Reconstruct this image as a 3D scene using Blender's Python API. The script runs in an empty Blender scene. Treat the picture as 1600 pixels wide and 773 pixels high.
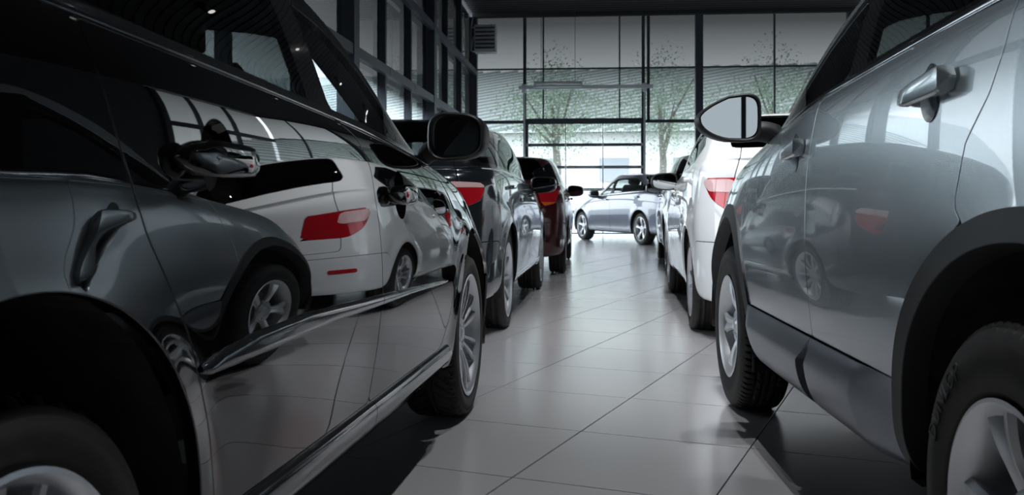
import bpy, bmesh, random
import numpy as np
from math import *
from mathutils import Vector, Matrix
PI = pi
random.seed(7)
scene = bpy.context.scene
# ------------------------------------------------------------------ camera
YAW = radians(4.98); FPX = 1492.0; HC = .85; HZ = 313.0
cd = bpy.data.cameras.new('camera'); cam = bpy.data.objects.new('camera', cd); scene.collection.objects.link(cam)
cam.location = (0, 0, HC); cam.rotation_euler = (PI/2, 0, YAW)
cd.sensor_width = 36; cd.lens = 36*FPX/1600; cd.shift_y = -(386.5-HZ)/1600; cd.clip_start = .05; cd.clip_end = 500
cd.dof.use_dof = True; cd.dof.focus_distance = 3.2; cd.dof.aperture_fstop = 8
scene.camera = cam
# ------------------------------------------------------------------ world, exposure
w = bpy.data.worlds.new('World'); scene.world = w; w.use_nodes = True
nt = w.node_tree; bg = nt.nodes['Background']
tc = nt.nodes.new('ShaderNodeTexCoord'); sp = nt.nodes.new('ShaderNodeSeparateXYZ'); rp = nt.nodes.new('ShaderNodeValToRGB')
nt.links.new(tc.outputs['Generated'], sp.inputs[0]); nt.links.new(sp.outputs['Z'], rp.inputs[0]); nt.links.new(rp.outputs[0], bg.inputs[0])
rp.color_ramp.elements[0].position = 0; rp.color_ramp.elements[0].color = (.85, .905, .93, 1)
rp.color_ramp.elements[1].position = .6; rp.color_ramp.elements[1].color = (.74, .82, .92, 1)
bg.inputs[1].default_value = 9.0
vs = scene.view_settings; vs.view_transform = 'Standard'; vs.look = 'None'; vs.gamma = 1; vs.exposure = .18
vs.use_curve_mapping = False
cy = scene.cycles; cy.use_denoising = True; cy.max_bounces = 9; cy.transparent_max_bounces = 16; cy.glossy_bounces = 5; cy.diffuse_bounces = 3; cy.transmission_bounces = 6
cy.caustics_reflective = False; cy.caustics_refractive = False; cy.sample_clamp_indirect = 6
# ------------------------------------------------------------------ materials
M = {}
def mat(name, base=(.5, .5, .5), rough=.5, metal=0, coat=0, spec=.5, **k):
    m = bpy.data.materials.new(name); m.use_nodes = True; b = m.node_tree.nodes['Principled BSDF']
    b.inputs['Base Color'].default_value = (*base, 1); b.inputs['Roughness'].default_value = rough; b.inputs['Metallic'].default_value = metal
    b.inputs['Coat Weight'].default_value = coat; b.inputs['Coat Roughness'].default_value = k.get('cr', .02); b.inputs['Specular IOR Level'].default_value = spec; b.inputs['Coat IOR'].default_value = k.get('ci', 1.5)
    if 'em' in k: b.inputs['Emission Color'].default_value = (*k['em'], 1); b.inputs['Emission Strength'].default_value = k.get('es', 1)
    M[name] = m; return m
def noise_mix(m, c1, c2, scale, bump=0, rough=None, detail=6, dist=.01, sock='Base Color'):
    n = m.node_tree; b = n.nodes['Principled BSDF']; t = n.nodes.new('ShaderNodeTexCoord'); x = n.nodes.new('ShaderNodeTexNoise')
    x.inputs['Scale'].default_value = scale; x.inputs['Detail'].default_value = detail
    n.links.new(t.outputs['Object'], x.inputs['Vector'])
    r = n.nodes.new('ShaderNodeValToRGB'); r.color_ramp.elements[0].position = .35; r.color_ramp.elements[1].position = .65
    r.color_ramp.elements[0].color = (*c1, 1); r.color_ramp.elements[1].color = (*c2, 1)
    n.links.new(x.outputs['Fac'], r.inputs[0]); n.links.new(r.outputs[0], b.inputs[sock])
    if bump:
        u = n.nodes.new('ShaderNodeBump'); u.inputs['Strength'].default_value = bump; u.inputs['Distance'].default_value = dist
        n.links.new(x.outputs['Fac'], u.inputs['Height']); n.links.new(u.outputs[0], b.inputs['Normal'])
    if rough:
        q = n.nodes.new('ShaderNodeMapRange'); q.inputs['To Min'].default_value = rough[0]; q.inputs['To Max'].default_value = rough[1]
        n.links.new(x.outputs['Fac'], q.inputs['Value']); n.links.new(q.outputs[0], b.inputs['Roughness'])
    return m
def flake_paint(name, base, metal, rough, coat=1.0):
    m = mat(name, base, rough, metal, coat, spec=.5 if metal else 0, cr=.015, ci=1.65); n = m.node_tree; b = n.nodes['Principled BSDF']
    t = n.nodes.new('ShaderNodeTexCoord'); v = n.nodes.new('ShaderNodeTexVoronoi'); v.inputs['Scale'].default_value = 1800
    n.links.new(t.outputs['Object'], v.inputs['Vector'])
    q = n.nodes.new('ShaderNodeMix'); q.data_type = 'RGBA'; q.inputs[6].default_value = (*[c*.97 for c in base], 1); q.inputs[7].default_value = (*[min(1, c*1.03) for c in base], 1)
    n.links.new(v.outputs['Color'], q.inputs[0]); n.links.new(q.outputs[2], b.inputs['Base Color']); return m
flake_paint('black_paint', (.004, .004, .0045), .0, .35)
flake_paint('silver_paint', (.46, .53, .565), .62, .27)
flake_paint('dark_grey_paint', (.035, .043, .052), .6, .19)
flake_paint('red_paint', (.07, .005, .008), .4, .32)
flake_paint('white_paint', (.90, .92, .93), .0, .4)
flake_paint('light_silver_paint', (.50, .53, .56), .7, .35)
flake_paint('blue_grey_paint', (.10, .115, .15), .6, .32)
mat('gloss_black', (.006, .006, .007), .12, coat=.6)
noise_mix(mat('black_plastic', (.018, .019, .021), .50), (.016, .017, .019), (.022, .023, .025), 400, .15, dist=.001)
mat('cladding', (.24, .265, .30), .30, .75)
noise_mix(mat('tyre', (.014, .014, .015), .66, spec=.35), (.019, .0185, .018), (.026, .025, .024), 30, .10, dist=.002); mat('tyre_letter', (.022, .023, .025), .5)
mat('alloy', (.55, .57, .60), .34, .75, .4); mat('alloy_bright', (.74, .76, .78), .38, .65, .4)
mat('disc', (.12, .12, .12), .4, .8)
mat('chrome', (.75, .78, .82), .08, 1)
noise_mix(mat('liner', (.010, .010, .011), .75), (.007, .007, .008), (.030, .022, .017), 14, .5)
mat('interior', (.006, .006, .007), .9); mat('interior_seat', (.015, .015, .017), .8)
mat('tail_pale', (.85, .55, .55), .1, 0, 1); mat('tail_dark', (.20, .003, .006), .12, 0, 1); mat('tail_red', (.55, .01, .02), .12, .1, 1); mat('lamp_clear', (.75, .78, .8), .08, .3, 1); mat('lamp_orange', (.8, .16, .02), .15, 0, 1)
mat('mirror', (.80, .83, .85), .01, 1)
def glass_mat(name, tint, dimming=None):
    m = bpy.data.materials.new(name); m.use_nodes = True; n = m.node_tree; n.nodes.remove(n.nodes['Principled BSDF']); o = n.nodes['Material Output']
    t = n.nodes.new('ShaderNodeBsdfTransparent'); g = n.nodes.new('ShaderNodeBsdfGlossy'); g.inputs['Roughness'].default_value = .0
    f = n.nodes.new('ShaderNodeFresnel'); gb = n.nodes.new('ShaderNodeNewGeometry'); io = n.nodes.new('ShaderNodeMapRange'); io.inputs['To Min'].default_value = 1.5; io.inputs['To Max'].default_value = 1/1.5      # a pane is alike from both sides
    n.links.new(gb.outputs['Backfacing'], io.inputs['Value']); n.links.new(io.outputs[0], f.inputs['IOR']); x = n.nodes.new('ShaderNodeMixShader')
    t.inputs[0].default_value = (*tint, 1)
    if dimming:        # fall-off of daylight with height, painted into the glass colour
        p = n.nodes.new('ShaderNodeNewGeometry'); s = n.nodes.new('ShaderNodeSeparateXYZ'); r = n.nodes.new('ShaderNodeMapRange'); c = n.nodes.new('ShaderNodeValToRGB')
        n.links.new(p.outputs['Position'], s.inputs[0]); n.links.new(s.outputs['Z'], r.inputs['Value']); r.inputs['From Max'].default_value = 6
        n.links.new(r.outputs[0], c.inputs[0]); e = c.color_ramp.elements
        for i, (z, v) in enumerate(dimming):
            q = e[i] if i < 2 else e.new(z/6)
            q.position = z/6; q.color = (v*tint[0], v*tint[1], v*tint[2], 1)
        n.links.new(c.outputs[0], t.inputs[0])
    n.links.new(f.outputs[0], x.inputs[0]); n.links.new(t.outputs[0], x.inputs[1]); n.links.new(g.outputs[0], x.inputs[2]); n.links.new(x.outputs[0], o.inputs[0])
    M[name] = m; return m
glass_mat('car_glass', (.07, .08, .08))
glass_mat('car_glass_clear', (.84, .88, .88))
glass_mat('glazing', (.97, 1, .99), [(0, .62), (6, .004), (1.7, .42), (2.75, .20), (4.05, .034), (5.2, .008)])  # upper panes darkened in the glass colour to dim the daylight
glass_mat('glazing_left', (.95, .98, 1), [(0, .5), (6, .003), (2.1, .6), (2.5, .018), (4.0, .0045)])  # far left panes painted nearly opaque above, standing in for dimness
glass_mat('glazing_front', (.055, .058, .06))
glass_mat('glazing_right', (.97, 1, .99), [(0, .5), (6, .02), (2.2, .40), (4.0, .16)])  # paler copy of the painted darkening, for panes met in reflections
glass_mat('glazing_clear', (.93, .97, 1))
glass_mat('glazing_graded', (.93, .97, 1), [(0, .8), (6, .006), (1.7, .42), (2.5, .07)])  # painted darkening that keeps the top of the silver SUV dim
mat('frame_dark', (.035, .045, .055), .45, .3); mat('frame_steel', (.045, .053, .07), .45, .3); mat('frame_pale', (.35, .38, .40), .5)
mat('white_metal', (.55, .57, .58), .45); mat('grille_dark', (.03, .03, .03), .6)
mat('black_chrome', (.10, .11, .12), .12, .9, .5)
FILL = 230.0
FILLPOS = [(.30+.06*y, y, .40+.06*y, y) for y in (.6, 2.8, 5.0, 7.4, 10, 13, 16.5, 20)]+[(.1, 2.4, 1.7, 5.6), (-.1, 5.4, 1.6, 7.2)]
# ------------------------------------------------------------------ geometry toolkit
class M3:
    """triangle mesh: V, N (normals), F"""
    def __init__(s, V, N, F):
        s.V = np.asarray(V, float); s.N = np.asarray(N, float); s.F = np.asarray(F, int).reshape(-1, 3)
    def copy(s): return M3(s.V.copy(), s.N.copy(), s.F.copy())

def bspline_basis(n, m):
    """m sample rows of a clamped uniform cubic B-spline over n control points"""
    k = 3; kn = np.concatenate([np.zeros(k), np.linspace(0, 1, n-k+1), np.ones(k)])
    t = np.linspace(0, 1, m); t[-1] = 1-1e-9
    B = np.zeros((m, len(kn)-1))
    for i in range(len(kn)-1): B[:, i] = (t >= kn[i]) & (t < kn[i+1])
    for d in range(1, k+1):
        C = np.zeros((m, len(kn)-1-d))
        for i in range(len(kn)-1-d):
            a = kn[i+d]-kn[i]; b = kn[i+d+1]-kn[i+1]
            if a > 0: C[:, i] += (t-kn[i])/a*B[:, i]
            if b > 0: C[:, i] += (kn[i+d+1]-t)/b*B[:, i+1]
        B = C
    return B

def outline(ns, nc, ne):
    """unit path (p lengthwise -1..1, q lateral 0..1, corner weights) returned as kinds"""
    path = []
    for i in range(ne): path.append(('f', i/ne))
    for i in range(nc): path.append(('cf', i/nc))
    for i in range(ns): path.append(('s', i/ns))
    for i in range(nc): path.append(('cr', i/nc))
    for i in range(ne+1): path.append(('r', i/ne))
    return path

def level_curve(path, xf, xr, b, rxf, ryf, rxr, ryr, bf, br, tf, tr, zx, zz):
    P = np.zeros((len(path), 3)); nn = 2/2.25
    for j, (k, t) in enumerate(path):
        if k == 'f': x, y = xf, t*(b-ryf)
        elif k == 'cf':
            a = t*PI/2; x = xf-rxf+rxf*cos(a)**nn; y = b-ryf+ryf*sin(a)**nn
        elif k == 's': x, y = (xf-rxf)+t*((xr+rxr)-(xf-rxf)), b
        elif k == 'cr':
            a = t*PI/2; x = xr+rxr-rxr*sin(a)**nn; y = b-ryr+ryr*cos(a)**nn
        else: x, y = xr, (1-t)*(b-ryr)
        L = xf-xr; p = (x-(xf+xr)/2)/(L/2)
        q = y/max(b, 1e-6)
        x = x-(bf*q*q if p > 0 else 0)*max(0, p)**6+(br*q*q if p < 0 else 0)*max(0, -p)**6
        y = y*(1-(tf*max(0, p)**3 if p > 0 else tr*max(0, -p)**3))
        P[j, :2] = x, y
    P[:, 2] = np.interp(P[:, 0], zx, zz)
    return P

def base_surface(S, ns=300, nc=26, ne=14, nv=110):
    path = outline(ns, nc, ne)
    C = np.array([level_curve(path, *[L[i] for i in range(11)], S['zx'], L[11]) for L in S['lev']])
    B = bspline_basis(len(C), nv)
    P = np.einsum('vk,kuc->vuc', B, C)
    # smooth z along u a little (tables are piecewise linear)
    for _ in range(S.get('zsm', 30) if ns > 150 else 6):
        z = P[:, :, 2]; z[:, 1:-1] = (z[:, :-2]+2*z[:, 1:-1]+z[:, 2:])/4
    # wheel-arch flare
    for wx in (0, -S['wb']):
        r = np.hypot(P[:, :, 0]-wx, P[:, :, 2]-S['rt'])
        fl = S['flare']*np.exp(-((r-S['ra'])/.075)**2)
        m = (P[:, :, 2] < S['ra']+S['rt']+.22)
        P[:, :, 1] += fl*m*np.clip(P[:, :, 1]/.7, 0, 1)**4
    Pu = np.gradient(P, axis=1); Pv = np.gradient(P, axis=0)
    N = np.cross(Pu, Pv)
    l = np.linalg.norm(N, axis=2, keepdims=True); N = N/np.maximum(l, 1e-12)
    # orientation outwards, centreline
    c = np.array([-S['wb']/2, 0, .6]); s = np.sign(np.einsum('vuc,vuc->vu', N, P-c)); N *= s[..., None]
    for e in (P[:, 0], P[:, -1]): e[:, 1] = 0
    P[-1, :, 1] = 0
    for a in (N[:, 0], N[:, -1], N[-1]):
        a[:, 1] = 0; a /= np.maximum(np.linalg.norm(a, axis=1, keepdims=True), 1e-9)
    bad = l[..., 0] < 1e-10; N[bad] = (0, 0, 1)
    nvv, nu = P.shape[:2]
    idx = np.arange(nvv*nu).reshape(nvv, nu)
    a, b, c_, d = idx[:-1, :-1], idx[:-1, 1:], idx[1:, 1:], idx[1:, :-1]
    F = np.concatenate([np.stack([a, b, c_], -1).reshape(-1, 3), np.stack([a, c_, d], -1).reshape(-1, 3)])
    V = P.reshape(-1, 3); Nn = N.reshape(-1, 3)
    fn = np.cross(V[F[:, 1]]-V[F[:, 0]], V[F[:, 2]]-V[F[:, 0]])
    ok = np.linalg.norm(fn, axis=1) > 1e-10; F = F[ok]; fn = fn[ok]
    fl = np.einsum('ij,ij->i', fn, Nn[F[:, 0]]+Nn[F[:, 1]]+Nn[F[:, 2]]) < 0
    F[fl] = F[fl][:, ::-1]
    return M3(V, Nn, F)

def sdf(poly, X, Y):
    """signed distance (negative inside) of points to polygon"""
    poly = np.asarray(poly, float); n = len(poly)
    d = np.full(X.shape, 1e9); ins = np.zeros(X.shape, bool)
    for i in range(n):
        a = poly[i]; b = poly[(i+1) % n]; e = b-a
        L = e@e
        if L < 1e-14: continue
        t = np.clip(((X-a[0])*e[0]+(Y-a[1])*e[1])/L, 0, 1)
        d = np.minimum(d, (X-a[0]-t*e[0])**2+(Y-a[1]-t*e[1])**2)
        c = (a[1] > Y) != (b[1] > Y)
        if abs(e[1]) > 1e-12: ins ^= c & (X < a[0]+(Y-a[1])*e[0]/e[1])
    d = np.sqrt(d); return np.where(ins, -d, d)

def clip(m, d):
    """keep the region d<0"""
    F = m.F; d = np.where(np.abs(d) < 1e-7, 1e-7, d); ins = d < 0; k = ins[F].sum(1)
    keep = F[k == 3]; cr = F[(k == 1) | (k == 2)]
    if len(cr) == 0: return compact(M3(m.V, m.N, keep))
    one = ins[cr].sum(1) == 1
    odd = np.where(one[:, None], ins[cr], ~ins[cr]); o = odd.argmax(1); r = np.arange(len(cr))
    A, B, C = cr[r, o], cr[r, (o+1) % 3], cr[r, (o+2) % 3]
    def cutp(p, q):
        lo, hi = np.minimum(p, q), np.maximum(p, q); key = lo*len(m.V)+hi
        return key, lo, hi
    k1, l1, h1 = cutp(A, B); k2, l2, h2 = cutp(A, C)
    uk, inv = np.unique(np.concatenate([k1, k2]), return_inverse=True)
    lo, hi = uk//len(m.V), uk % len(m.V)
    t = (d[lo]/(d[lo]-d[hi]))[:, None]
    NV = m.V[lo]*(1-t)+m.V[hi]*t; NN = m.N[lo]*(1-t)+m.N[hi]*t
    NN /= np.maximum(np.linalg.norm(NN, axis=1, keepdims=True), 1e-9)
    base = len(m.V); I1 = base+inv[:len(k1)]; I2 = base+inv[len(k1):]
    T = [keep, np.stack([A, I1, I2], 1)[one]]
    w = ~one
    T += [np.stack([I1, B, C], 1)[w], np.stack([I1, C, I2], 1)[w]]
    return compact(M3(np.vstack([m.V, NV]), np.vstack([m.N, NN]), np.vstack(T)))

def compact(m):
    if len(m.F) == 0: return M3(np.zeros((0, 3)), np.zeros((0, 3)), [])
    u, inv = np.unique(m.F, return_inverse=True)
    return M3(m.V[u], m.N[u], inv.reshape(-1, 3))

def flange(m, depth=.014, lip=.0018):
    """turn every open edge inwards so a panel shows its thickness"""
    if len(m.F) == 0: return m
    E = np.vstack([m.F[:, [0, 1]], m.F[:, [1, 2]], m.F[:, [2, 0]]])
    n = len(m.V); key = E.min(1)*n+E.max(1)
    u, inv, cnt = np.unique(key, return_inverse=True, return_counts=True)
    be = E[cnt[inv] == 1]
    be = be[np.abs(m.V[be][:, :, 1]).max(1) > 1e-6]        # not along the centreline
    if len(be) == 0: return m
    a, b = m.V[be[:, 0]], m.V[be[:, 1]]
    o = np.cross(b-a, m.N[be[:, 0]]); o /= np.maximum(np.linalg.norm(o, axis=1, keepdims=True), 1e-9)
    O = np.zeros((n, 3)); np.add.at(O, be[:, 0], o); np.add.at(O, be[:, 1], o)
    bv = np.unique(be); O = O[bv]; O /= np.maximum(np.linalg.norm(O, axis=1, keepdims=True), 1e-9)
    mp = np.full(n, -1); mp[bv] = np.arange(len(bv)); p, nn = m.V[bv], m.N[bv]; K = len(bv)
    r1 = p+O*lip*.7-nn*lip*.3; n1 = nn+O*.8; r2 = p+O*lip-nn*lip*1.4; n2 = O; r3 = p+O*lip-nn*depth
    V = np.vstack([m.V, r1, r2, r2, r3]); nz = lambda q: q/np.maximum(np.linalg.norm(q, axis=1, keepdims=True), 1e-9)
    N = np.vstack([m.N, nz(n1), nz(n2), O, O])
    i, j = be[:, 0], be[:, 1]; mi, mj = mp[i], mp[j]
    def quad(a0, b0, a1, b1): return [np.stack([b0, a0, a1], 1), np.stack([b0, a1, b1], 1)]
    T = [m.F]+quad(i, j, n+mi, n+mj)+quad(n+mi, n+mj, n+K+mi, n+K+mj)+quad(n+2*K+mi, n+2*K+mj, n+3*K+mi, n+3*K+mj)
    return M3(V, N, np.vstack(T))

def mirrored(m): return M3(m.V*(1, -1, 1), m.N*(1, -1, 1), m.F[:, ::-1])
def joined(ms):
    ms = [m for m in ms if len(m.F)]; o = 0; V = []; N = []; F = []
    for m in ms: V.append(m.V); N.append(m.N); F.append(m.F+o); o += len(m.V)
    return M3(np.vstack(V), np.vstack(N), np.vstack(F))

def rounded(poly, r=.03, n=5):
    """round polygon corners; a point may carry its own radius as third value"""
    out = []; k = len(poly)
    for i in range(k):
        p = np.array(poly[i][:2], float); a = np.array(poly[i-1][:2], float); b = np.array(poly[(i+1) % k][:2], float)
        rr = poly[i][2] if len(poly[i]) > 2 else r
        la, lb = np.linalg.norm(a-p), np.linalg.norm(b-p)
        t = min(rr, la*.49, lb*.49)
        if t < 1e-4: out.append(tuple(p)); continue
        s, e = p+(a-p)/la*t, p+(b-p)/lb*t
        for q in range(n+1):
            w = q/n; out.append(tuple((1-w)**2*s+2*w*(1-w)*p+w*w*e))
    return out
# ------------------------------------------------------------------ body shapes (x forward from the front axle, y outwards, z up)
# level: xf, xr, half width, front corner rx ry, rear corner rx ry, bow front/rear, taper front/rear, z table over zx
def spec_sedan(wb, fo=.82, ro=.95, W=.89, H=1.42, belt=(.94, .98, 1.02), hood=(.62, .90), deck=1.0, cowl=-.40, wst=-1.15, rgb=None, rgt=None, rt=.325, sill=.24, kind='sedan'):
    xF, xR = fo, -wb-ro; m = (xF+xR)/2
    zx = [xR, -wb, m, cowl-.1, .2, xF]
    h0, h1 = hood; b0, b1, b2 = belt
    if rgb is None: rgb = xR+.62 if kind == 'sedan' else xR+.10
    if rgt is None: rgt = xR+1.25 if kind == 'sedan' else xR+.42
    dk = deck if kind == 'sedan' else b2+.0
    dm = rgb-.32 if kind == 'sedan' else xR+.07
    c = lambda a, b_=None: (a, b_ if b_ else a)
    L = []
    def lv(xf, xr, b, cf, cr, bf, br, tf, tr, z): L.append((xf, xr, b, cf[0], cf[1], cr[0], cr[1], bf, br, tf, tr, z))
    lv(xF-.10, xR+.10, W-.16, c(.30, .24), c(.28, .22), .16, .10, .05, .05, [sill]*6)
    lv(xF-.05, xR+.05, W-.075, c(.36, .28), c(.32, .24), .18, .11, .04, .05, [sill+.0]*6)
    lv(xF-.01, xR+.02, W-.03, c(.40, .30), c(.34, .25), .20, .12, .04, .05, [sill+.06]*6)
    lv(xF, xR, W-.022, c(.42, .32), c(.36, .26), .20, .12, .04, .05, [sill+.16]*6)
    lv(xF-.01, xR, W-.004, c(.42, .32), c(.36, .26), .20, .12, .05, .05, [.60, .58, .55, .54, .52, .50])
    lv(xF-.03, xR+.02, W, c(.42, .32), c(.36, .26), .20, .12, .06, .05, [.76, .74, .71, .68, .62, .56])
    lv(xF-.07, xR+.03, W-.012, c(.42, .32), c(.34, .25), .20, .12, .08, .06, [.90, .87, .83, .80, .72, h0])
    lv(xF-.13, xR+.04, W-.022, c(.40, .32), c(.32, .24), .20, .12, .10, .08, [dk-.03, b2-.06, b1-.06, b0-.06, h1-.14, h0+.06])
    lv(xF-.30, xR+.10, W-.034, c(.40, .34), c(.30, .22), .20, .12, .10, .09, [dk+.0, b2-.012, b1-.012, b0-.012, h1-.05, h0+.13])
    lv(cowl+.35, dm, W-.052, c(.40, .34), c(.30, .22), .20, .12, .06, .09, [dk+.02, b2, b1, b0, h1-.015, h1-.04])
    lv(cowl, rgb, W-.062, c(.34, .34), c(.28, .24), .22, .12, .06, .09, [dk+.02, b2+.012, b1+.012, b0+.02, h1+.02, h1])
    t = .5
    lv(cowl*.55+wst*.45, rgb*.55+rgt*.45, W-.12, c(.34, .32), c(.28, .24), .20, .12, .06, .09, [b2+(H-.08-b2)*t]*2+[b1+(H-.06-b1)*t]*2+[b0+(H-.06-b0)*t]*2)
    rz = lambda q: [H-.10-q, H-.075-q, H-.035-q, H-.045-q, H-.08-q, H-.1-q]
    lv(wst+.04, rgt-.03, W-.20, c(.30, .28), c(.28, .24), .14, .10, .06, .08, rz(.035))
    lv(wst-.06, rgt+.05, W-.26, c(.26, .26), c(.26, .22), .12, .08, .06, .08, rz(.0))
    lv(wst-.22, rgt+.20, W-.41, c(.22, .22), c(.22, .2), .1, .06, .05, .06, rz(-.022))
    lv(wst-.40, rgt+.40, .02, c(.01, .01), c(.01, .01), 0, 0, 0, 0, rz(-.035))
    lv(wst-.42, rgt+.42, .0, c(.0, .0), c(.0, .0), 0, 0, 0, 0, rz(-.036))
    return dict(wb=wb, lev=L, zx=zx, rt=rt, ra=rt+.055, flare=.012, W=W, H=H, sill=sill, xF=xF, xR=xR, belt=belt,
                cowl=cowl, wst=wst, rgb=rgb, rgt=rgt, kind=kind)
S_L1 = spec_sedan(2.80, W=.89, H=1.45, belt=(.96, 1.03, 1.09), hood=(.66, .93), rt=.322, sill=.215, kind='wagon')
S_R1 = spec_sedan(2.48, fo=.80, ro=.78, W=.88, H=1.56, belt=(1.03, 1.13, 1.20), hood=(.78, 1.0), rt=.33, sill=.265, kind='wagon', cowl=-.32, wst=-1.05)
# ------------------------------------------------------------------ object helpers
COL = bpy.context.scene.collection
def to_mesh(name, m, mat, smooth=True):
    me = bpy.data.meshes.new(name); V, F = m.V, m.F
    me.vertices.add(len(V)); me.vertices.foreach_set('co', V.astype(np.float32).ravel())
    me.loops.add(len(F)*3); me.loops.foreach_set('vertex_index', F.astype(np.int32).ravel())
    me.polygons.add(len(F)); me.polygons.foreach_set('loop_start', np.arange(0, len(F)*3, 3, dtype=np.int32))
    me.polygons.foreach_set('use_smooth', np.full(len(F), smooth))
    me.update(calc_edges=True); me.validate()
    if m.N is not None and smooth and len(me.vertices) == len(m.N):
        me.normals_split_custom_set_from_vertices(m.N.astype(np.float32).tolist())
    for q in (mat if isinstance(mat, (list, tuple)) else [mat]): me.materials.append(q)
    return me
def obj(name, data, parent=None, loc=(0, 0, 0), rot=(0, 0, 0), label=None, kind=None):
    o = bpy.data.objects.new(name, data); COL.objects.link(o); o.parent = parent
    o.location = loc; o.rotation_euler = rot
    if label: o['label'] = label
    if kind: o['kind'] = kind
    return o
def part(name, m, mat, parent=None, label=None, kind=None, **k):
    if isinstance(m, M3):
        if len(m.F) == 0: return None
        m = to_mesh(name, m, mat)
    return obj(name, m, parent, label=label, kind=kind, **k)
def thing(name, label, cat, loc, rz=0, group=None):
    o = obj(name, None, None, loc, (0, 0, rz), label); o['category'] = cat
    if group: o['group'] = group
    return o
def flatmesh(name, V, F, mat, smooth=False, bevel=0):
    me = bpy.data.meshes.new(name); me.from_pydata([tuple(map(float, v)) for v in V], [], [tuple(map(int, f)) for f in F])
    bm = bmesh.new(); bm.from_mesh(me)
    bmesh.ops.recalc_face_normals(bm, faces=bm.faces)
    if bevel: bmesh.ops.bevel(bm, geom=bm.edges[:], offset=bevel, segments=2, affect='EDGES', clamp_overlap=True)
    for f in bm.faces: f.smooth = smooth
    bm.to_mesh(me); bm.free(); me.materials.append(mat); return me
class MB:
    """collects simple solids into one mesh"""
    def __init__(s): s.V = []; s.F = []
    def box(s, c, d, rz=0, ry=0, rx=0):
        R = Matrix.Rotation(rz, 3, 'Z') @ Matrix.Rotation(ry, 3, 'Y') @ Matrix.Rotation(rx, 3, 'X'); n = len(s.V)
        for x in (-.5, .5):
            for y in (-.5, .5):
                for z in (-.5, .5): s.V.append(tuple(Vector(c)+R @ Vector((x*d[0], y*d[1], z*d[2]))))
        s.F += [tuple(n+i for i in f) for f in ((0, 1, 3, 2), (4, 6, 7, 5), (0, 4, 5, 1), (2, 3, 7, 6), (0, 2, 6, 4), (1, 5, 7, 3))]
        return s
    def tube(s, pts, r, n=8):
        k0 = len(s.V); pts = [Vector(p) for p in pts]; rr = r if isinstance(r, (list, tuple)) else [r]*len(pts)
        for i, p in enumerate(pts):
            t = (pts[min(i+1, len(pts)-1)]-pts[max(i-1, 0)]).normalized()
            u = t.orthogonal().normalized() if abs(t.z) > .9 else t.cross(Vector((0, 0, 1))).normalized(); v = t.cross(u)
            for j in range(n):
                a = 2*PI*j/n; s.V.append(tuple(p+(u*cos(a)+v*sin(a))*rr[i]))
        for i in range(len(pts)-1):
            for j in range(n):
                a, b = k0+i*n+j, k0+i*n+(j+1) % n; s.F.append((a, b, b+n, a+n))
        s.F.append(tuple(k0+j for j in range(n))[::-1]); s.F.append(tuple(k0+(len(pts)-1)*n+j for j in range(n))); return s
    def loft(s, rings, caps=True):
        k0 = len(s.V); n = len(rings[0])
        for r in rings: s.V += [tuple(p) for p in r]
        for i in range(len(rings)-1):
            for j in range(n):
                a, b = k0+i*n+j, k0+i*n+(j+1) % n; s.F.append((a, b, b+n, a+n))
        if caps: s.F.append(tuple(k0+j for j in range(n))[::-1]); s.F.append(tuple(k0+(len(rings)-1)*n+j for j in range(n)))
        return s
    def build(s, name, mat, smooth=False, bevel=0): return flatmesh(name, s.V, s.F, mat, smooth, bevel)
def smooth_by_angle(me, deg=35):
    bm = bmesh.new(); bm.from_mesh(me)
    for f in bm.faces: f.smooth = True
    for e in bm.edges:
        if len(e.link_faces) == 2 and e.calc_face_angle(0) > radians(deg): e.smooth = False
    bm.to_mesh(me); bm.free(); return me
def refine(m, k=1):
    for _ in range(k):
        E = np.vstack([m.F[:, [0, 1]], m.F[:, [1, 2]], m.F[:, [2, 0]]]); n = len(m.V)
        u, inv = np.unique(E.min(1)*n+E.max(1), return_inverse=True); lo, hi = u//n, u % n
        NV = (m.V[lo]+m.V[hi])/2; NN = m.N[lo]+m.N[hi]; NN /= np.linalg.norm(NN, axis=1, keepdims=True)
        q = len(m.F); a, b, c = n+inv[:q], n+inv[q:2*q], n+inv[2*q:]; A, B, C = m.F.T
        m = M3(np.vstack([m.V, NV]), np.vstack([m.N, NN]), np.vstack([np.stack(t, 1) for t in ((A, a, c), (a, B, b), (c, b, C), (a, b, c))]))
    return m
def vnormals(m):
    V, F = m.V, m.F; fn = np.cross(V[F[:, 1]]-V[F[:, 0]], V[F[:, 2]]-V[F[:, 0]]); N = np.zeros_like(V)
    for i in range(3): np.add.at(N, F[:, i], fn)
    N /= np.maximum(np.linalg.norm(N, axis=1, keepdims=True), 1e-12); return M3(V, N, F)
def raised(m, poly, h, r, k=2, ymin=.3):
    """a trim piece standing proud of the surface with a rounded section"""
    d = np.maximum(sdf(poly, m.V[:, 0], m.V[:, 2]), ymin-m.V[:, 1])
    p = refine(clip(m, d-.03), k); dd = sdf(poly, p.V[:, 0], p.V[:, 2]); p = clip(p, dd)
    if len(p.F) == 0: return p
    dd = -sdf(poly, p.V[:, 0], p.V[:, 2]); t = np.clip(dd/r, 0, 1)
    p = M3(p.V+p.N*(h*np.sqrt(np.maximum(1-(1-t)**2, 0)))[:, None], p.N, p.F); q = vnormals(p)
    return flange(q, .012, .0005)
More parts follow.
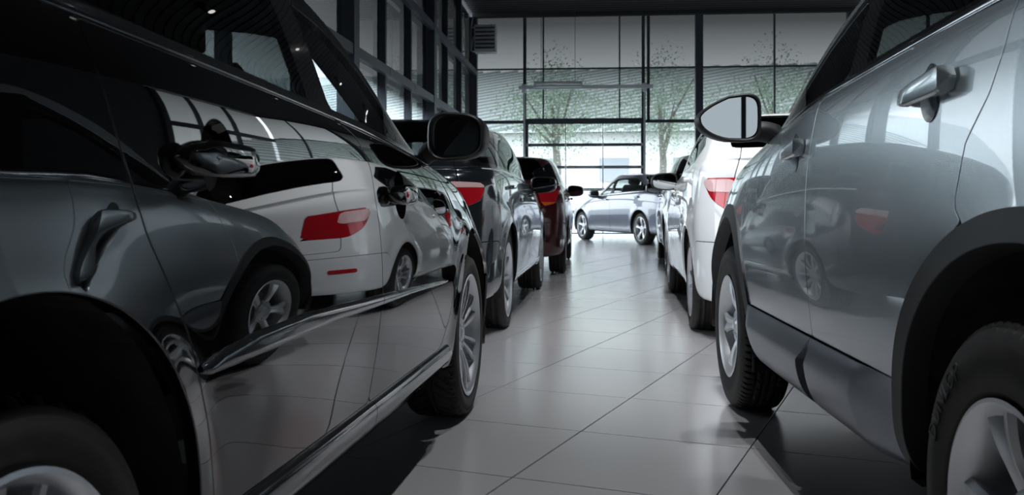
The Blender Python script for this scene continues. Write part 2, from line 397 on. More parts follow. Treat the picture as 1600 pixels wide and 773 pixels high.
# ------------------------------------------------------------------ wheels
def lathe(prof, n, name, mat, close=False):
    V = []; F = []; k = len(prof)
    for i in range(n):
        a = 2*PI*i/n
        for (y, r) in prof: V.append((r*cos(a), y, r*sin(a)))
    for i in range(n):
        j = (i+1) % n
        for q in range(k-1 if not close else k):
            w = (q+1) % k; F.append((i*k+q, i*k+w, j*k+w, j*k+q))
    return V, F
def tyre_mesh(R, rr, w, mat, tread='plain', n=120):
    """outer sidewall at y=0, inner at y=-w"""
    sw = [(-.020, rr-.004), (-.006, rr+.003), (-.012, rr+.008), (-.004, rr+.016), (0, rr+(R-rr)*.45), (-.003, rr+(R-rr)*.68), (-.0045, rr+(R-rr)*.69), (-.007, rr+(R-rr)*.80), (-.014, R-.016), (-.022, R-.007)]
    nt = 70 if tread != 'plain' else 15
    ty = np.linspace(-.030, -w+.030, nt); crown = R-.004*((ty+w/2)/(w/2-.03))**2
    prof = sw+[(y, r) for y, r in zip(ty, crown)]+[(-w-y, r) for (y, r) in sw[::-1]]
    prof = np.array(prof); k = len(prof); th = np.linspace(0, 2*PI, n, endpoint=False)
    Rr = np.tile(prof[:, 1], (n, 1)); Y = np.tile(prof[:, 0], (n, 1)); T = np.tile(th[:, None], (1, k))
    u = (Y+w/2)/(w/2-.024); s = T*R; tr = (np.abs(u) <= 1.06) & (prof[:, 1] > R-.018)[None]
    g = np.zeros_like(Rr); sm = lambda x, c: np.clip(1-np.abs(x)/c, 0, 1)*2
    for c in ((-.52, -.17, .17, .52) if tread != 'vee' else (-.12, .12)): g = np.maximum(g, sm(u-c, .075 if tread != 'vee' else .05))
    if tread == 'road':
        pitch = 2*PI*R/74
        f1 = ((s+u*.01) % pitch)/pitch-.5; g = np.maximum(g, sm(f1, .16)*(np.abs(u) > .60))
        f2 = ((s+u*.055*np.sign(u)) % (pitch*1.5))/(pitch*1.5)-.5; g = np.maximum(g, .75*sm(f2, .07)*((np.abs(u) > .2) & (np.abs(u) < .5)))
    if tread == 'vee':
        pitch = 2*PI*R/42
        f1 = ((s+np.abs(u)**.8*.085) % pitch)/pitch-.5; g = np.maximum(g, sm(f1, .19)*(np.abs(u) > .14))
        f2 = ((s+np.abs(u)*.01+.01) % (pitch*.5))/(pitch*.5)-.5; g = np.maximum(g, .8*sm(f2, .14)*(np.abs(u) > .72))
    Rr = Rr-.0105*np.clip(g, 0, 1)*tr
    flat = np.sin(T) < -.93                                        # slight contact flat
    V = np.stack([Rr*np.cos(T), Y, np.maximum(Rr*np.sin(T), -(R-.004))], -1).reshape(-1, 3)
    idx = np.arange(n*k).reshape(n, k); j = np.roll(idx, -1, 0)
    a, b, c, d = idx[:, :-1], idx[:, 1:], j[:, 1:], j[:, :-1]
    F = np.concatenate([np.stack([a, b, c], -1).reshape(-1, 3), np.stack([a, c, d], -1).reshape(-1, 3)])
    m = vnormals(M3(V, V*0, F)); me = to_mesh('tyre', m, mat)
    if (m.N[0] @ np.array([0, 1, 0])) < 0: me.flip_normals()
    return me
def rim_mesh(rr, w, mat, style='five', n=72):
    mb = MB()
    V, F = lathe([(-.004, rr+.004), (-.002, rr-.003), (-.008, rr-.010), (-.020, rr-.016), (-.06, rr-.035), (-w*.6, rr-.04), (-w+.02, rr-.012), (-w+.01, rr)], n, 'r', mat)
    mb.V += V; mb.F += F
    # hub
    k0 = len(mb.V); V, F = lathe([(-.030, .001), (-.031, .020), (-.036, .027), (-.040, .032), (-.036, .036), (-.038, .062), (-.052, .074), (-.09, .076)], 40, 'h', mat)
    mb.V += V; mb.F += [tuple(k0+i for i in f) for f in F]
    spokes = {'five': [(i*72+18, 'w') for i in range(5)], 'multi': sum([[(i*51.43-10, 'n'), (i*51.43+10, 'n')] for i in range(7)], []), 'ten': [(i*36, 'm') for i in range(10)], 'twin': sum([[(i*72-13, 'm'), (i*72+13, 'm')] for i in range(5)], [])}[style]
    for a, kd in spokes:
        a = radians(a); rings = []
        for j in range(9):
            t = j/8; r = .055+(rr-.014-.055)*t
            hw = {'w': .024+.010*abs(t-.35)+.030*max(0, t-.25)**1.4, 'n': .0075+.003*t, 'm': .011+.006*abs(t-.5)}[kd]
            fy = -.046+.016*sin(t*PI*.9)+.022*t**2-(.004 if kd == 'w' else 0); th = .030
            if kd == 'w':
                sec = [(-hw, -.010), (-hw*.72, 0), (-hw*.25, -.001-.004*t), (0, -.004-.007*t), (hw*.25, -.001-.004*t), (hw*.72, 0), (hw, -.010), (hw*.8, -th), (-hw*.8, -th)]
            else: sec = [(-hw, -.007), (-hw*.6, 0), (hw*.6, 0), (hw, -.007), (hw*.8, -th), (-hw*.8, -th)]
            rings.append([(r*cos(a)-x*sin(a), fy+y, r*sin(a)+x*cos(a)) for x, y in sec])
        mb.loft(rings)
    for i in range(5):
        a = radians(i*72+54); mb.tube([(.048*cos(a), -.060, .048*sin(a)), (.048*cos(a), -.034, .048*sin(a))], .0075, 6)
    return smooth_by_angle(mb.build('rim', mat), 32)
def disc_mesh(mat):
    V, F = lathe([(-.105, .03), (-.100, .07), (-.100, .135), (-.112, .135), (-.112, .03)], 40, 'd', mat)
    mb = MB(); mb.V += V; mb.F += F; mb.box((-.12, -.1, .06), (.07, .06, .13)); return smooth_by_angle(mb.build('brake_disc', mat), 30)
WCACHE = {}
def wheel(parent, x, side, yw, R, rr, w, style, tread, matr, key, n, steer=0, spin=0, label=None):
    if key not in WCACHE: WCACHE[key] = (tyre_mesh(R, rr, w, M['tyre'], tread, n), rim_mesh(rr, w, matr, style), disc_mesh(M['disc']))
    t, r, d = WCACHE[key]
    wh = obj('wheel', None, parent, (x, side*yw, R-.004), (0, 0, (0 if side > 0 else PI)+steer), label=label)
    obj('tyre', t, wh); rm = obj('rim', r, wh, rot=(0, spin, 0)); obj('brake_disc', d, wh); return wh
# ------------------------------------------------------------------ whole cars
def smp(m, p): return sdf(p, m.V[:, 0], m.V[:, 2])
def side_layout(S):
    """default outlines in side view (x, z)"""
    wb, W, H, sl = S['wb'], S['W'], S['H'], S['sill']; b0, b1, b2 = S['belt']; cw, wst, rgb, rgt = S['cowl'], S['wst'], S['rgb'], S['rgt']
    B = -wb*.525; hatch = S['kind'] == 'wagon'; bz = lambda x: np.interp(x, S['zx'], [b2, b2, b1, b0, b0, b0])+.012
    fa = cw-.26; ra = max(rgb+(.10 if hatch else .22), -wb-.62); D = {}
    top = H-.115
    D['dlo'] = rounded([(fa, bz(fa)+.004), (fa-.40, bz(fa)+.19), (wst-.25, top-.012), (B, top+.004), (rgt+.15, top-.012), ((rgb+rgt)/2+.07 if hatch else rgt-.10, top-.10), (ra, bz(ra)+.05), (ra+.02, bz(ra)), (B, bz(B))], .05)
    D['winF'] = rounded([(fa-.14, bz(fa)+.03), (fa-.50, bz(fa)+.215), (wst-.29, top-.04), (B+.05, top-.025), (B+.04, bz(B)+.02)], .03)
    D['winR'] = rounded([(B-.05, top-.025), (rgt+.30, top-.04), (-wb-.02, top-.11), (-wb+.12, bz(-wb)+.02), (B-.04, bz(B)+.02)], .03)
    D['winQ'] = rounded([(-wb-.07, top-.12), (ra+.10, bz(ra)+.09), (ra+.10, bz(ra)+.03), (-wb+.06, bz(-wb)+.02)], .03)
    zb = sl+.075; R = S['ra']+.03; q = sqrt(R*R-(S['rt']-zb)**2); ax = -wb
    arc = [(ax+R*cos(a), S['rt']+R*sin(a)) for a in np.linspace(asin((zb-S['rt'])/R)+.12, 1.05, 12)]
    D['fdoor'] = rounded([(B-.0, zb), (cw-.30, zb, .06), (cw-.17, .52), (cw-.13, .75), (cw-.22, bz(cw-.22)-.005), (B, bz(B)-.005)], .015)
    D['rdoor'] = rounded([(ax+q+.05, zb, .02)]+[(p[0], p[1], 0) for p in arc]+[(ax+.10, .80, .08), (ax+.02, bz(ax)-.005), (B, bz(B)-.005), (B, zb)], .015)
    D['zb'] = zb; D['B'] = B
    D['belt'] = [(fa-.02, bz(fa)-.008), (fa-.03, bz(fa)+.008)]+[(x, bz(x)+.008) for x in np.linspace(fa-.1, ra+.05, 14)]+[(x, bz(x)-.010) for x in np.linspace(ra+.05, fa-.1, 14)]
    D['tail'] = rounded([(S['xR']-.1, b2-.03), (S['xR']+.30, b2-.09), (S['xR']+.20, b2-.17), (S['xR']-.1, b2-.25)], .03) if not hatch else rounded([(S['xR']-.1, b2-.02), (S['xR']+.27, b2-.03), (S['xR']+.17, b2-.20), (S['xR']-.1, b2-.30)], .03)
    D['tail_y'] = W-.34
    D['head'] = rounded([(S['xF']+.1, .74), (S['xF']-.45, .84), (S['xF']-.30, .70), (S['xF']+.1, .60)], .03)
    D['rbump'] = [(S['xR']-.1, .60), (S['xR']+.35, .60), (-wb-S['ra']-.02, .54), (-wb-S['ra']+.1, .1), (S['xR']-.1, .1)]
    D['handF'] = (B+.20, b1-.10, .20); D['handR'] = (-wb+.14, b2-.10, .20)
    D['mirror'] = (cw-.36, b0+.06)
    return D
def bowl(cx, cz, rx, rz, m, depth, tilt=0):
    """hollow behind a door handle, set on the surface m"""
    V = []; n = 36; k = 9
    yy = lambda x, z: m.V[np.argmin((m.V[:, 0]-x)**2+(m.V[:, 2]-z)**2+100*(m.V[:, 1] < .4)), 1]
    c, s = cos(tilt), sin(tilt)
    rim = []
    A = m.V[(m.V[:, 1] > .4) & (np.abs(m.V[:, 0]-cx) < .12) & (np.abs(m.V[:, 2]-cz) < .12)]
    co = np.linalg.lstsq(np.c_[np.ones(len(A)), A[:, 0]-cx, A[:, 2]-cz, (A[:, 2]-cz)**2], A[:, 1], rcond=None)[0]
    P = []
    for i in range(k+1):
        t = 1-i/k
        for j in range(n):
            a = 2*PI*j/n; u, w = rx*t*cos(a), rz*t*sin(a); x, z = cx+u*c-w*s, cz+u*s+w*c
            y = co @ np.array([1, x-cx, z-cz, (z-cz)**2])
            P.append((x, y-depth*(1-t**2.6)**.8, z))
    P = np.array(P); F = []
    for i in range(k):
        for j in range(n):
            a, b = i*n+j, i*n+(j+1) % n; F += [(a, b, b+n), (a, b+n, a+n)]
    b = vnormals(M3(P, P*0, F))
    if b.N[n*4:, 1].mean() < 0: b = M3(b.V, -b.N, b.F[:, ::-1])
    return b, co
def handle_mesh(cx, cz, L, co, mat, side, style='bar', h=.030, tilt=0):
    yb = lambda x, z: co @ np.array([1, x-cx, z-cz, (z-cz)**2])
    rings = []
    N = 22
    for i in range(N+1):
        t = i/N; x = cx-L/2+L*t; e = max(0., 1-abs(2*t-1)**(7 if style == 'bar' else 5))**.5
        if style == 'bar': e = max(0., 1-abs(2*t-1)**(16 if t < .5 else 3.4))**.5
        hh = h*((1-.38*t) if style == 'bar' else .75+.25*(1-abs(t-.3)))*max(e, .12); pw = .42 if style == 'bar' else .75
        out = (.014+.018*min(1, e*1.15)*min(1, .94+t)*(1-.30*max(0, 2*t-1)**2)) if style == 'bar' else .010+.030*e*(1-.25*abs(2*t-1)**2); z0 = cz+tilt*(x-cx); th = (.013 if style == 'bar' else .016)*max(e, .2)
        if t < .20 or t > .86: ib = .001
        else: ib = out-th
        y0 = yb(x, z0); sec = []; wd = out-ib
        if style == 'bar':
            for py, pz in ((ib, -.42), (ib, .42), (ib+.55*wd, .50), (out-.0035, .46), (out-.0006, .40), (out, .34), (out, -.34), (out-.0015, -.42), (out-.006, -.49), (ib+.3*wd, -.50)): sec.append((x, side*(y0+py), z0+hh*pz))
        else:
            for q in range(20):
                a = 2*PI*(q+.5)/20; ca, sa = cos(a), sin(a); s2 = abs(sa)**.75*(1 if sa > 0 else -1); c2 = abs(ca)**.75*(1 if ca > 0 else -1)
                sec.append((x, side*(y0+(out+ib)/2+(out-ib)/2*c2), z0+hh*.5*s2))
        rings.append(sec)
    me = MB().loft(rings).build('handle', mat, True); return smooth_by_angle(me, 26) if style == 'bar' else me
def mirror_unit(parent, loc, side, w, h, mat, glass, arm_to, style='rect', yaw=0, gyaw=0.):
    """housing centre loc (local car frame), looking back (-x); arm to the door at arm_to"""
    mu = obj('side_mirror', None, parent, loc, (0, 0, yaw))
    n = 32
    def ring(sc, x, nn=3.2, ins=0):
        r = []
        for j in range(n):
            a = 2*PI*j/n; ca, sa = cos(a), sin(a)
            e = nn; y = (abs(ca)**(2/e))*(1 if ca > 0 else -1); z = (abs(sa)**(2/e))*(1 if sa > 0 else -1)
            if style == 'egg':       # pointed outboard, tall inboard
                yy = y*side; e = 4.2 if yy < 0 else 2.3
                y = (abs(ca)**(2/e))*(1 if ca > 0 else -1); z = (abs(sa)**(2/e))*(1 if sa > 0 else -1); q = (yy+1)/2
                z = z*(1-.50*q**2.2)-.10*q**2 if z > 0 else z*(1-.28*q**2.4)-.04*q
            else: yy = y*side; z = z*(1-.10*yy)
            r.append((x, y*(w/2*sc-ins), z*(h/2*sc-ins)))
        return r
    mb = MB().loft([ring(1, -.03, ins=.014), ring(1, -.052, ins=.012), ring(1, -.058, ins=.006), ring(1, -.052), ring(1, -.02), ring(.97, .03, 2.8), ring(.85, .075, 2.5), ring(.60, .105, 2.2), ring(.25, .118, 2)])
    obj('mirror_housing', smooth_by_angle(mb.build('mirror_housing', mat), 50), mu)
    g = MB().loft([ring(1, -.0465, ins=.013), ring(1, -.036, ins=.013)]); gm = g.build('mirror_glass', glass); gm.transform(Matrix.Translation((-.04, 0, 0)) @ Matrix.Rotation(gyaw*side, 4, 'Z') @ Matrix.Translation((.04, 0, 0))); obj('mirror_glass', gm, mu)
    a = Vector(arm_to)-Vector(loc); a.rotate(Matrix.Rotation(-yaw, 3, 'Z')); s = Vector((.02, -side*w*.36, -h*.30)); rings = []
    for i in range(7):
        t = i/6; p = s.lerp(a, t); hz = .030+.012*t; hx = .05+.025*t
        rings.append([(p.x+hx*cos(q)*.8, p.y, p.z+hz*sin(q)+.012*sin(t*PI)) for q in np.linspace(0, 2*PI, 12, endpoint=False)])
    obj('mirror_arm', MB().loft(rings).build('mirror_arm', M['black_plastic'], True), mu)
    return mu
def seat_mesh(mat):
    mb = MB()
    def rb(c, d, ry=0, k=.82):
        R = Matrix.Rotation(ry, 3, 'Y'); rings = []
        for t, s in ((-.5, k), (-.42, .97), (0, 1), (.42, .97), (.5, k)):
            rings.append([tuple(Vector(c)+R @ Vector((d[0]/2*s*(abs(cos(a))**.5)*(1 if cos(a) > 0 else -1), d[1]/2*s*(abs(sin(a))**.5)*(1 if sin(a) > 0 else -1), d[2]*t))) for a in np.linspace(0, 2*PI, 16, endpoint=False)])
        mb.loft(rings)
    rb((0, 0, .42), (.50, .50, .16)); rb((-.30, 0, .76), (.13, .48, .62), -.25); rb((-.41, 0, 1.16), (.09, .26, .17), -.15)
    return mb.build('seat', mat, True)
def build_car(name, label, S, paint, loc, rz, near=0, res=1.0, L=None, wheels=None, opt=None, group=None):
    """near: +1/-1 = side towards the aisle gets the fine mesh (y sign in the car frame), 0 = both coarse"""
    opt = dict(opt or {}); D = side_layout(S); D.update(L or {}); wb, W, H = S['wb'], S['W'], S['H']
    car = thing(name, label, 'car', loc, rz, group); g = .0024 if res > .6 else .004
    m = base_surface(S, int(300*res), int(28*res), int(16*res)+2, int(120*res))
    m0 = base_surface(S, 120, 14, 8, 60); cut = m0
    pm = M[paint]
    two = lambda a: joined([a, mirrored(a)])
    def take(poly_d, lab=None, gap=g):
        nonlocal m
        p = clip(m, poly_d(m)+gap); m = clip(m, -(poly_d(m)-gap)); return p
    side = lambda p, y=.3: (lambda q: np.maximum(sdf(p, q.V[:, 0], q.V[:, 2]), y-q.V[:, 1]))
    # wheel openings
    arch = opt.get('arch', [(0, S['rt']-.0, S['ra'], S['ra']), (-wb, S['rt'], S['ra'], S['ra'])])
    def arch_d(q, k=0.):
        d = np.full(len(q.V), 1e3)
        for (ax, az, rx, rzz) in arch:
            rzz_ = rzz+k; rx_ = rx+k
            e = np.hypot((q.V[:, 0]-ax)/rx_, (q.V[:, 2]-az)/rzz_); d = np.minimum(d, (e-1)*min(rx_, rzz_))
        return np.maximum(d, .45-q.V[:, 1])
    orig = m
    m = clip(m, -arch_d(m))
    both = (1, -1); P = {}
    clad = opt.get('cladding')
    if clad:      # matt black sill and arch trim
        sill_d = lambda q: np.maximum(sdf(clad['sill'], q.V[:, 0], q.V[:, 2]), .45-q.V[:, 1])
        arch_o = lambda q: np.maximum(arch_d(q, clad['w']), .45-q.V[:, 1])
        P['wheel_arch_trim'] = take(arch_o, gap=.0015)
    dlo = D['dlo']
    P['dlo'] = take(side(dlo), gap=.001)
    # tail lights / head lights before the panels they cut
    ty = D['tail_y']
    P['tail_light'] = take(lambda q: np.maximum(np.maximum(sdf(D['tail'], q.V[:, 0], q.V[:, 2]), ty+opt.get('tail_slope', .25)*(S['belt'][2]-q.V[:, 2])-q.V[:, 1]), q.V[:, 0]+wb), gap=.002)
    P['head_light'] = take(lambda q: np.maximum(sdf(D['head'], q.V[:, 0], q.V[:, 2]), .38-q.V[:, 1]), gap=.002)
    if clad:
        q_all = take(sill_d, gap=.002)
        bulge = lambda q: vnormals(M3(q.V+q.N*(.004+(.030*np.clip((.475-q.V[:, 2])/.07, 0, 1)**.6-.012*np.clip((.40-q.V[:, 2])/.12, 0, 1))*np.interp(q.V[:, 0], [-1.93, -1.72, -.56, -.42], [0, 1, 1, .2]))[:, None], q.N, q.F))
        fx = lambda q: np.interp(q.V[:, 2], [.28, .31, .37, .40, .47], [-1.19, -1.20, -1.22, -1.235, -1.333])
        rx_ = lambda q: np.interp(q.V[:, 2], [.28, .34, .40, .44, .47], [-1.28, -1.31, -1.33, -1.35, -1.339])
        P['sill_front'] = bulge(clip(q_all, fx(q_all)-q_all.V[:, 0])); P['sill_rear'] = bulge(clip(q_all, q_all.V[:, 0]-rx_(q_all)))
        P['sill_gap'] = clip(clip(q_all, q_all.V[:, 0]-fx(q_all)+.001), rx_(clip(q_all, q_all.V[:, 0]-fx(q_all)+.001))-clip(q_all, q_all.V[:, 0]-fx(q_all)+.001).V[:, 0]+.001)
    P['fdoor'] = take(side(D['fdoor'])); P['rdoor'] = take(side(D['rdoor']))
    # glass front and rear
    zc = S['lev'][10][11][4]+.035; zr = H-.065
    ws = rounded([(-.1, zc), (W-.20, zc-.0), (W-.36, zr), (-.1, zr)], .05)
    P['windshield'] = take(lambda q: np.maximum(sdf(ws, q.V[:, 1], q.V[:, 2]), wb*-.4-q.V[:, 0]), gap=.003)
    zd = S.get('zd') or (S['lev'][9][11][0] if S['kind'] == 'sedan' else S['belt'][2]+.02)+.045
    rw = rounded([(-.1, zd), (W-.22, zd), (W-.36, zr-.02), (-.1, zr-.02)], .06)
    P['rear_window'] = take(lambda q: np.maximum(sdf(rw, q.V[:, 1], q.V[:, 2]), q.V[:, 0]+wb*.6), gap=.003)
    # bumper, hatch, hood
    P['rear_bumper'] = take(lambda q: np.maximum(sdf(D['rbump'], q.V[:, 0], q.V[:, 2]), -1))
    ht = rounded([(-.2, .66), (W-.26, .66), (W-.24, S['belt'][2]-.1), (W-.30, zd-.01), (W-.34, H+.1), (-.2, H+.1)], .04) if S['kind'] == 'wagon' else rounded([(-.2, .66), (W-.28, .66), (W-.20, S['lev'][9][11][0]-.12), (W-.21, H), (-.2, H)], .05)
    xlim = S['rgt']-.02 if S['kind'] == 'wagon' else S['rgb']-.05
    P['tailgate'] = take(lambda q: np.maximum(np.maximum(sdf(ht, q.V[:, 1], q.V[:, 2]), q.V[:, 0]-xlim), -1))
    hd = rounded([(S['cowl']-.25, -.2), (S['cowl']-.02, W-.20), (S['xF']-.35, W-.18), (S['xF']-.14, .3), (S['xF']-.10, -.2)], .08)
    P['hood'] = take(lambda q: np.maximum(sdf(hd, q.V[:, 0], q.V[:, 1]), np.maximum(.55-q.V[:, 2], q.V[:, 2]-S['lev'][10][11][4]-.028)))
    P['front_bumper'] = take(lambda q: np.maximum(np.maximum(q.V[:, 2]-.54, S['ra']-.02-q.V[:, 0]), -1))
    part('body', flange(two(m)), pm, car)
    for k, nm in (('windshield', 'windshield'), ('rear_window', 'rear_window'), ('rear_bumper', 'rear_bumper'), ('tailgate', 'tailgate' if S['kind'] == 'wagon' else 'trunk_lid'), ('hood', 'hood'), ('front_bumper', 'front_bumper')):
        if len(P[k].F): P[k+'_o'] = part(nm, flange(two(P[k]), .008), M['car_glass_clear'] if k == 'windshield' else M[opt.get('glass', 'car_glass')] if 'wind' in k else pm, car)
    # side pieces, each on both sides of the car
    frame_all = P['dlo']; wins = {}
    for w in ('winF', 'winR', 'winQ'):
        if D.get(w) is None: continue
        dd = lambda q: sdf(D[w], q.V[:, 0], q.V[:, 2])
        wins[w] = clip(frame_all, dd(frame_all)+.001); frame_all = clip(frame_all, -(dd(frame_all)-.0))
    for s in both:
        fl = (lambda a: a) if s > 0 else mirrored
        fr = part('window_frame', fl(flange(frame_all, .02)), M['gloss_black'], car)
        if 'winQ' in wins: part('quarter_window', fl(flange(wins['winQ'], .004)), M[opt.get('glass', 'car_glass')], car)
        for dk, wk, hk in (('fdoor', 'winF', 'handF'), ('rdoor', 'winR', 'handR')):
            pd = P[dk]; hx, hz, hl = D[hk]
            cup = opt.get('cup')
            bw = co = None
            if cup:
                cx, cz = hx+cup.get('dx', 0), hz+cup.get('dz', 0)
                bw, co = bowl(cx, cz, cup['rx'], cup['rz'], pd, cup['d'], cup.get('tilt', 0)); ct, st = cos(cup.get('tilt', 0)), sin(cup.get('tilt', 0))
                def ell(q):
                    X, Z = q.V[:, 0]-cx, q.V[:, 2]-cz; return -(np.hypot((X*ct+Z*st)/cup['rx'], (-X*st+Z*ct)/cup['rz'])-1)*cup['rz']
                if s == near or res > .6:
                    loc_ = np.hypot(pd.V[:, 0]-cx, pd.V[:, 2]-cz); tri = (loc_[pd.F].min(1) < cup['rx']*1.5)
                    a1 = compact(M3(pd.V, pd.N, pd.F[tri])); a2 = compact(M3(pd.V, pd.N, pd.F[~tri]))
                    a1 = clip(refine(a1, 2), ell(refine(a1, 2))); pd2 = (a1, a2)
                else: pd2 = (clip(pd, ell(pd)),)
            else: pd2 = (pd,)
            dm = joined([flange(pd, .016)]) if not cup else joined([flange_outer(pd)]+list(pd2))
            do = part('door', fl(dm), pm, car)
            if co is None:
                _, co = bowl(hx, hz, .05, .04, pd, .01)
                ccx, ccz = hx, hz
            else: ccx, ccz = cx, cz
            if cup: part('handle_recess', fl(bw), pm, do)
            c2 = co.copy(); dx, dz = hx-ccx, hz-ccz
            c2 = np.array([co @ np.array([1, dx, dz, dz*dz]), co[1], co[2]+2*co[3]*dz, co[3]])
            obj('handle', handle_mesh(hx, hz, hl, c2, M[opt.get('handle_mat', paint)], s, opt.get('handle', 'bar'), opt.get('hh', .030), opt.get('htilt', 0)), do)
            part('window', fl(flange(wins[wk], .004)), M['car_glass_clear' if dk == 'fdoor' else opt.get('glass', 'car_glass')], do)
            for tn, tp, tm, th_, tr_ in opt.get('trims', []):
                lo, hi = (D['B'], 9) if dk == 'fdoor' else (-9, D['B']); q = raised(orig, tp, th_, tr_)
                q = clip(q, lo+.002-q.V[:, 0]); q = clip(q, q.V[:, 0]-hi+.002)
                if len(q.F): part(tn, fl(q), M[tm], do)
        if opt.get('belt_mat'):
            part('belt_trim', fl(raised(orig, D['belt'], .005, .009, 1)), M[opt['belt_mat']], car)
        tl = P['tail_light']; tlo = part('tail_light', fl(flange(tl, .03)), M['tail_red'], car)
        for lens, lp, lm in opt.get('lens', []):
            q = tl.copy(); q = refine(q, 1); dd = sdf(lp, q.V[:, 0], q.V[:, 2]) if lens != 'rear_lens' else sdf(lp, q.V[:, 1], q.V[:, 2]); q = clip(q, dd)
            if len(q.F): part(lens, fl(flange(push(q, .0035), .004)), M[lm], tlo)
        part('head_light', fl(flange(P['head_light'], .03)), M['lamp_clear'], car)
        if clad:
            for sg in (1, -1): part('wheel_arch_trim', fl(flange(push(clip(P['wheel_arch_trim'], -sg*(P['wheel_arch_trim'].V[:, 0]+wb/2)), .006), .055)), M['black_plastic'], car)
            V_ = []; F_ = []
            for i in range(9):
                t = i/8; z = .52-.30*t; x = -.385-.03*sin(t*2)+.0*t
                for y in (W-.30, W-.045, W-.035): V_.append((x-(.03 if y > W-.04 else 0), s*y, z))
            for i in range(8): F_ += [(i*3, i*3+1, i*3+4, i*3+3), (i*3+1, i*3+2, i*3+5, i*3+4)]
            mg = flatmesh('mud_guard', V_, F_, M['black_plastic'], True); mo = obj('mud_guard', mg, car); md = mo.modifiers.new('thickness', 'SOLIDIFY'); md.thickness = .012
            part('sill_cladding', fl(flange(P['sill_front'], .03)), M['cladding'], car)
            part('sill_cladding', fl(flange(P['sill_rear'], .03)), M['cladding'], car)
            part('sill_recess', fl(push(P['sill_gap'], -.01)), M['black_plastic'], car)
        if opt.get('reflector'):
            a_, b_, c_, d_ = opt['reflector']; q = clip(m0, np.maximum(m0.V[:, 0]+wb+.25, 0)+np.maximum(np.maximum(a_-.03-m0.V[:, 1], m0.V[:, 1]-b_-.03), np.maximum(c_-.03-m0.V[:, 2], m0.V[:, 2]-d_-.03)))
            q = refine(q, 2); dd = sdf(rounded([(a_, c_), (b_, c_), (b_, d_), (a_, d_)], .015), q.V[:, 1], q.V[:, 2]); q = push(clip(q, dd), .004); part('reflector', fl(flange(q, .008)), M['tail_red'], car)
        for (ax, az, rx, rzz) in arch:        # dark liner of the wheel well
            A = np.linspace(-.5, PI+.5, 40); mbl = MB(); prof = [W-.04, W-.12, W-.30, W-.42]
            for a in A:
                for j, y in enumerate(prof):
                    k = 1.0+(.012 if (j in (1,)) else 0)+(.004*sin(a*24) if j in (1, 2) else 0)
                    mbl.V.append((ax+(rx+.004)*k*cos(a), s*y, max(az+(rzz+.004)*k*sin(a), S['sill']+.01)))
            for i in range(len(A)-1):
                for j in range(3): b_ = i*4+j; mbl.F.append((b_, b_+1, b_+5, b_+4))
            k0 = len(mbl.V); mbl.V.append((ax, s*(W-.42), az))
            for i in range(len(A)-1): mbl.F.append((k0, i*4+3, i*4+7))
            obj('wheel_liner', mbl.build('wheel_liner', M['liner'], False), car)
        mi = D['mirror']; mw, mh = opt.get('mirror_size', (.22, .15)); my = opt.get('mirror_y', W+.05)
        mirror_unit(car, (mi[0], s*my, mi[1]), s, mw, mh, M[opt.get('mirror_mat', paint)], M['mirror'], (mi[0]+opt.get('arm_dx', .04), s*(W-.08), mi[1]+opt.get('arm_dz', -.06)), opt.get('mirror_style', 'rect'), s*opt.get('mirror_yaw', .12), opt.get('gyaw', 0.))
    # dark lining and floor
    ins = m0.copy(); ins = M3(ins.V-ins.N*.022, ins.N, ins.F); d = -arch_d(ins); ins = clip(ins, d)
    ins = clip(ins, -(np.maximum(sdf(dlo, ins.V[:, 0], ins.V[:, 2]), .3-ins.V[:, 1])))
    ins = clip(ins, -(np.maximum(sdf(ws, ins.V[:, 1], ins.V[:, 2]), wb*-.4-ins.V[:, 0])))
    ins = clip(ins, -(np.maximum(sdf(rw, ins.V[:, 1], ins.V[:, 2]), ins.V[:, 0]+wb*.6)))
    part('interior_lining', two(ins), M['interior'], car)
    fb = MB().box(((S['xF']+S['xR'])/2, 0, S['sill']+.03), (S['xF']-S['xR']-.5, 2*(W-.43), .04)).box((-wb/2, 0, S['sill']+.05), (wb-2*S['ra']-.1, 2*W-.22, .03))
    fb.box((-.35, 0, .80), (.30, 1.40, .22)).box((-.62, 0, .80), (.1, 1.3, .12))
    obj('floor_pan', fb.build('floor_pan', M['interior']), car)
    if opt.get('seats', True):
        sm = seat_mesh(M['interior_seat'])
        for (x, y) in ((-1.15, .37), (-1.15, -.37), (-2.0, .37), (-2.0, -.37)): obj('seat', sm, car, (x*wb/2.7, y, S['sill']-.10))
        mbs = MB(); mbs.tube([(-.80+.06*sin(a), .37+.17*cos(a), .93+.16*sin(a)) for a in np.linspace(0, 2*PI, 25)], .013, 6); obj('steering_wheel', mbs.build('steering_wheel', M['interior_seat'], True), car)
    wv = wheels or {}
    for x, st in ((0, wv.get('steer', 0)), (wv.get('rx', -wb), 0)):
        for s in both:
            wheel(car, x, s, wv.get('yw', W-.03)+(0 if x == 0 else wv.get('ryw', 0)), wv.get('R', S['rt']), wv.get('rr', .22), wv.get('w', .20), wv.get('style', 'five'), wv.get('tread', 'plain') , M[wv.get('mat', 'alloy')], wv.get('key', (wv.get('style', 'five'), S['rt'])), wv.get('n', 120), st, wv.get('spin', 0)*s)
    if opt.get('plate', True) and len(P['tailgate'].F):
        zp = .78 if S['kind'] == 'wagon' else .80
        A = m0.V[(m0.V[:, 0] < -wb-.3) & (m0.V[:, 1] < .28) & (np.abs(m0.V[:, 2]-zp) < .06)]; x = A[:, 0].min()-.004
        pl = MB().box((x, 0, zp), (.008, .53, .12)); obj('number_plate_holder', pl.build('number_plate_holder', M['black_plastic']), car)
    return car
def push(m, h): return M3(m.V+m.N*h, m.N, m.F)
def flange_outer(m):
    f = flange(m, .016); return M3(f.V, f.N, f.F[len(m.F):])
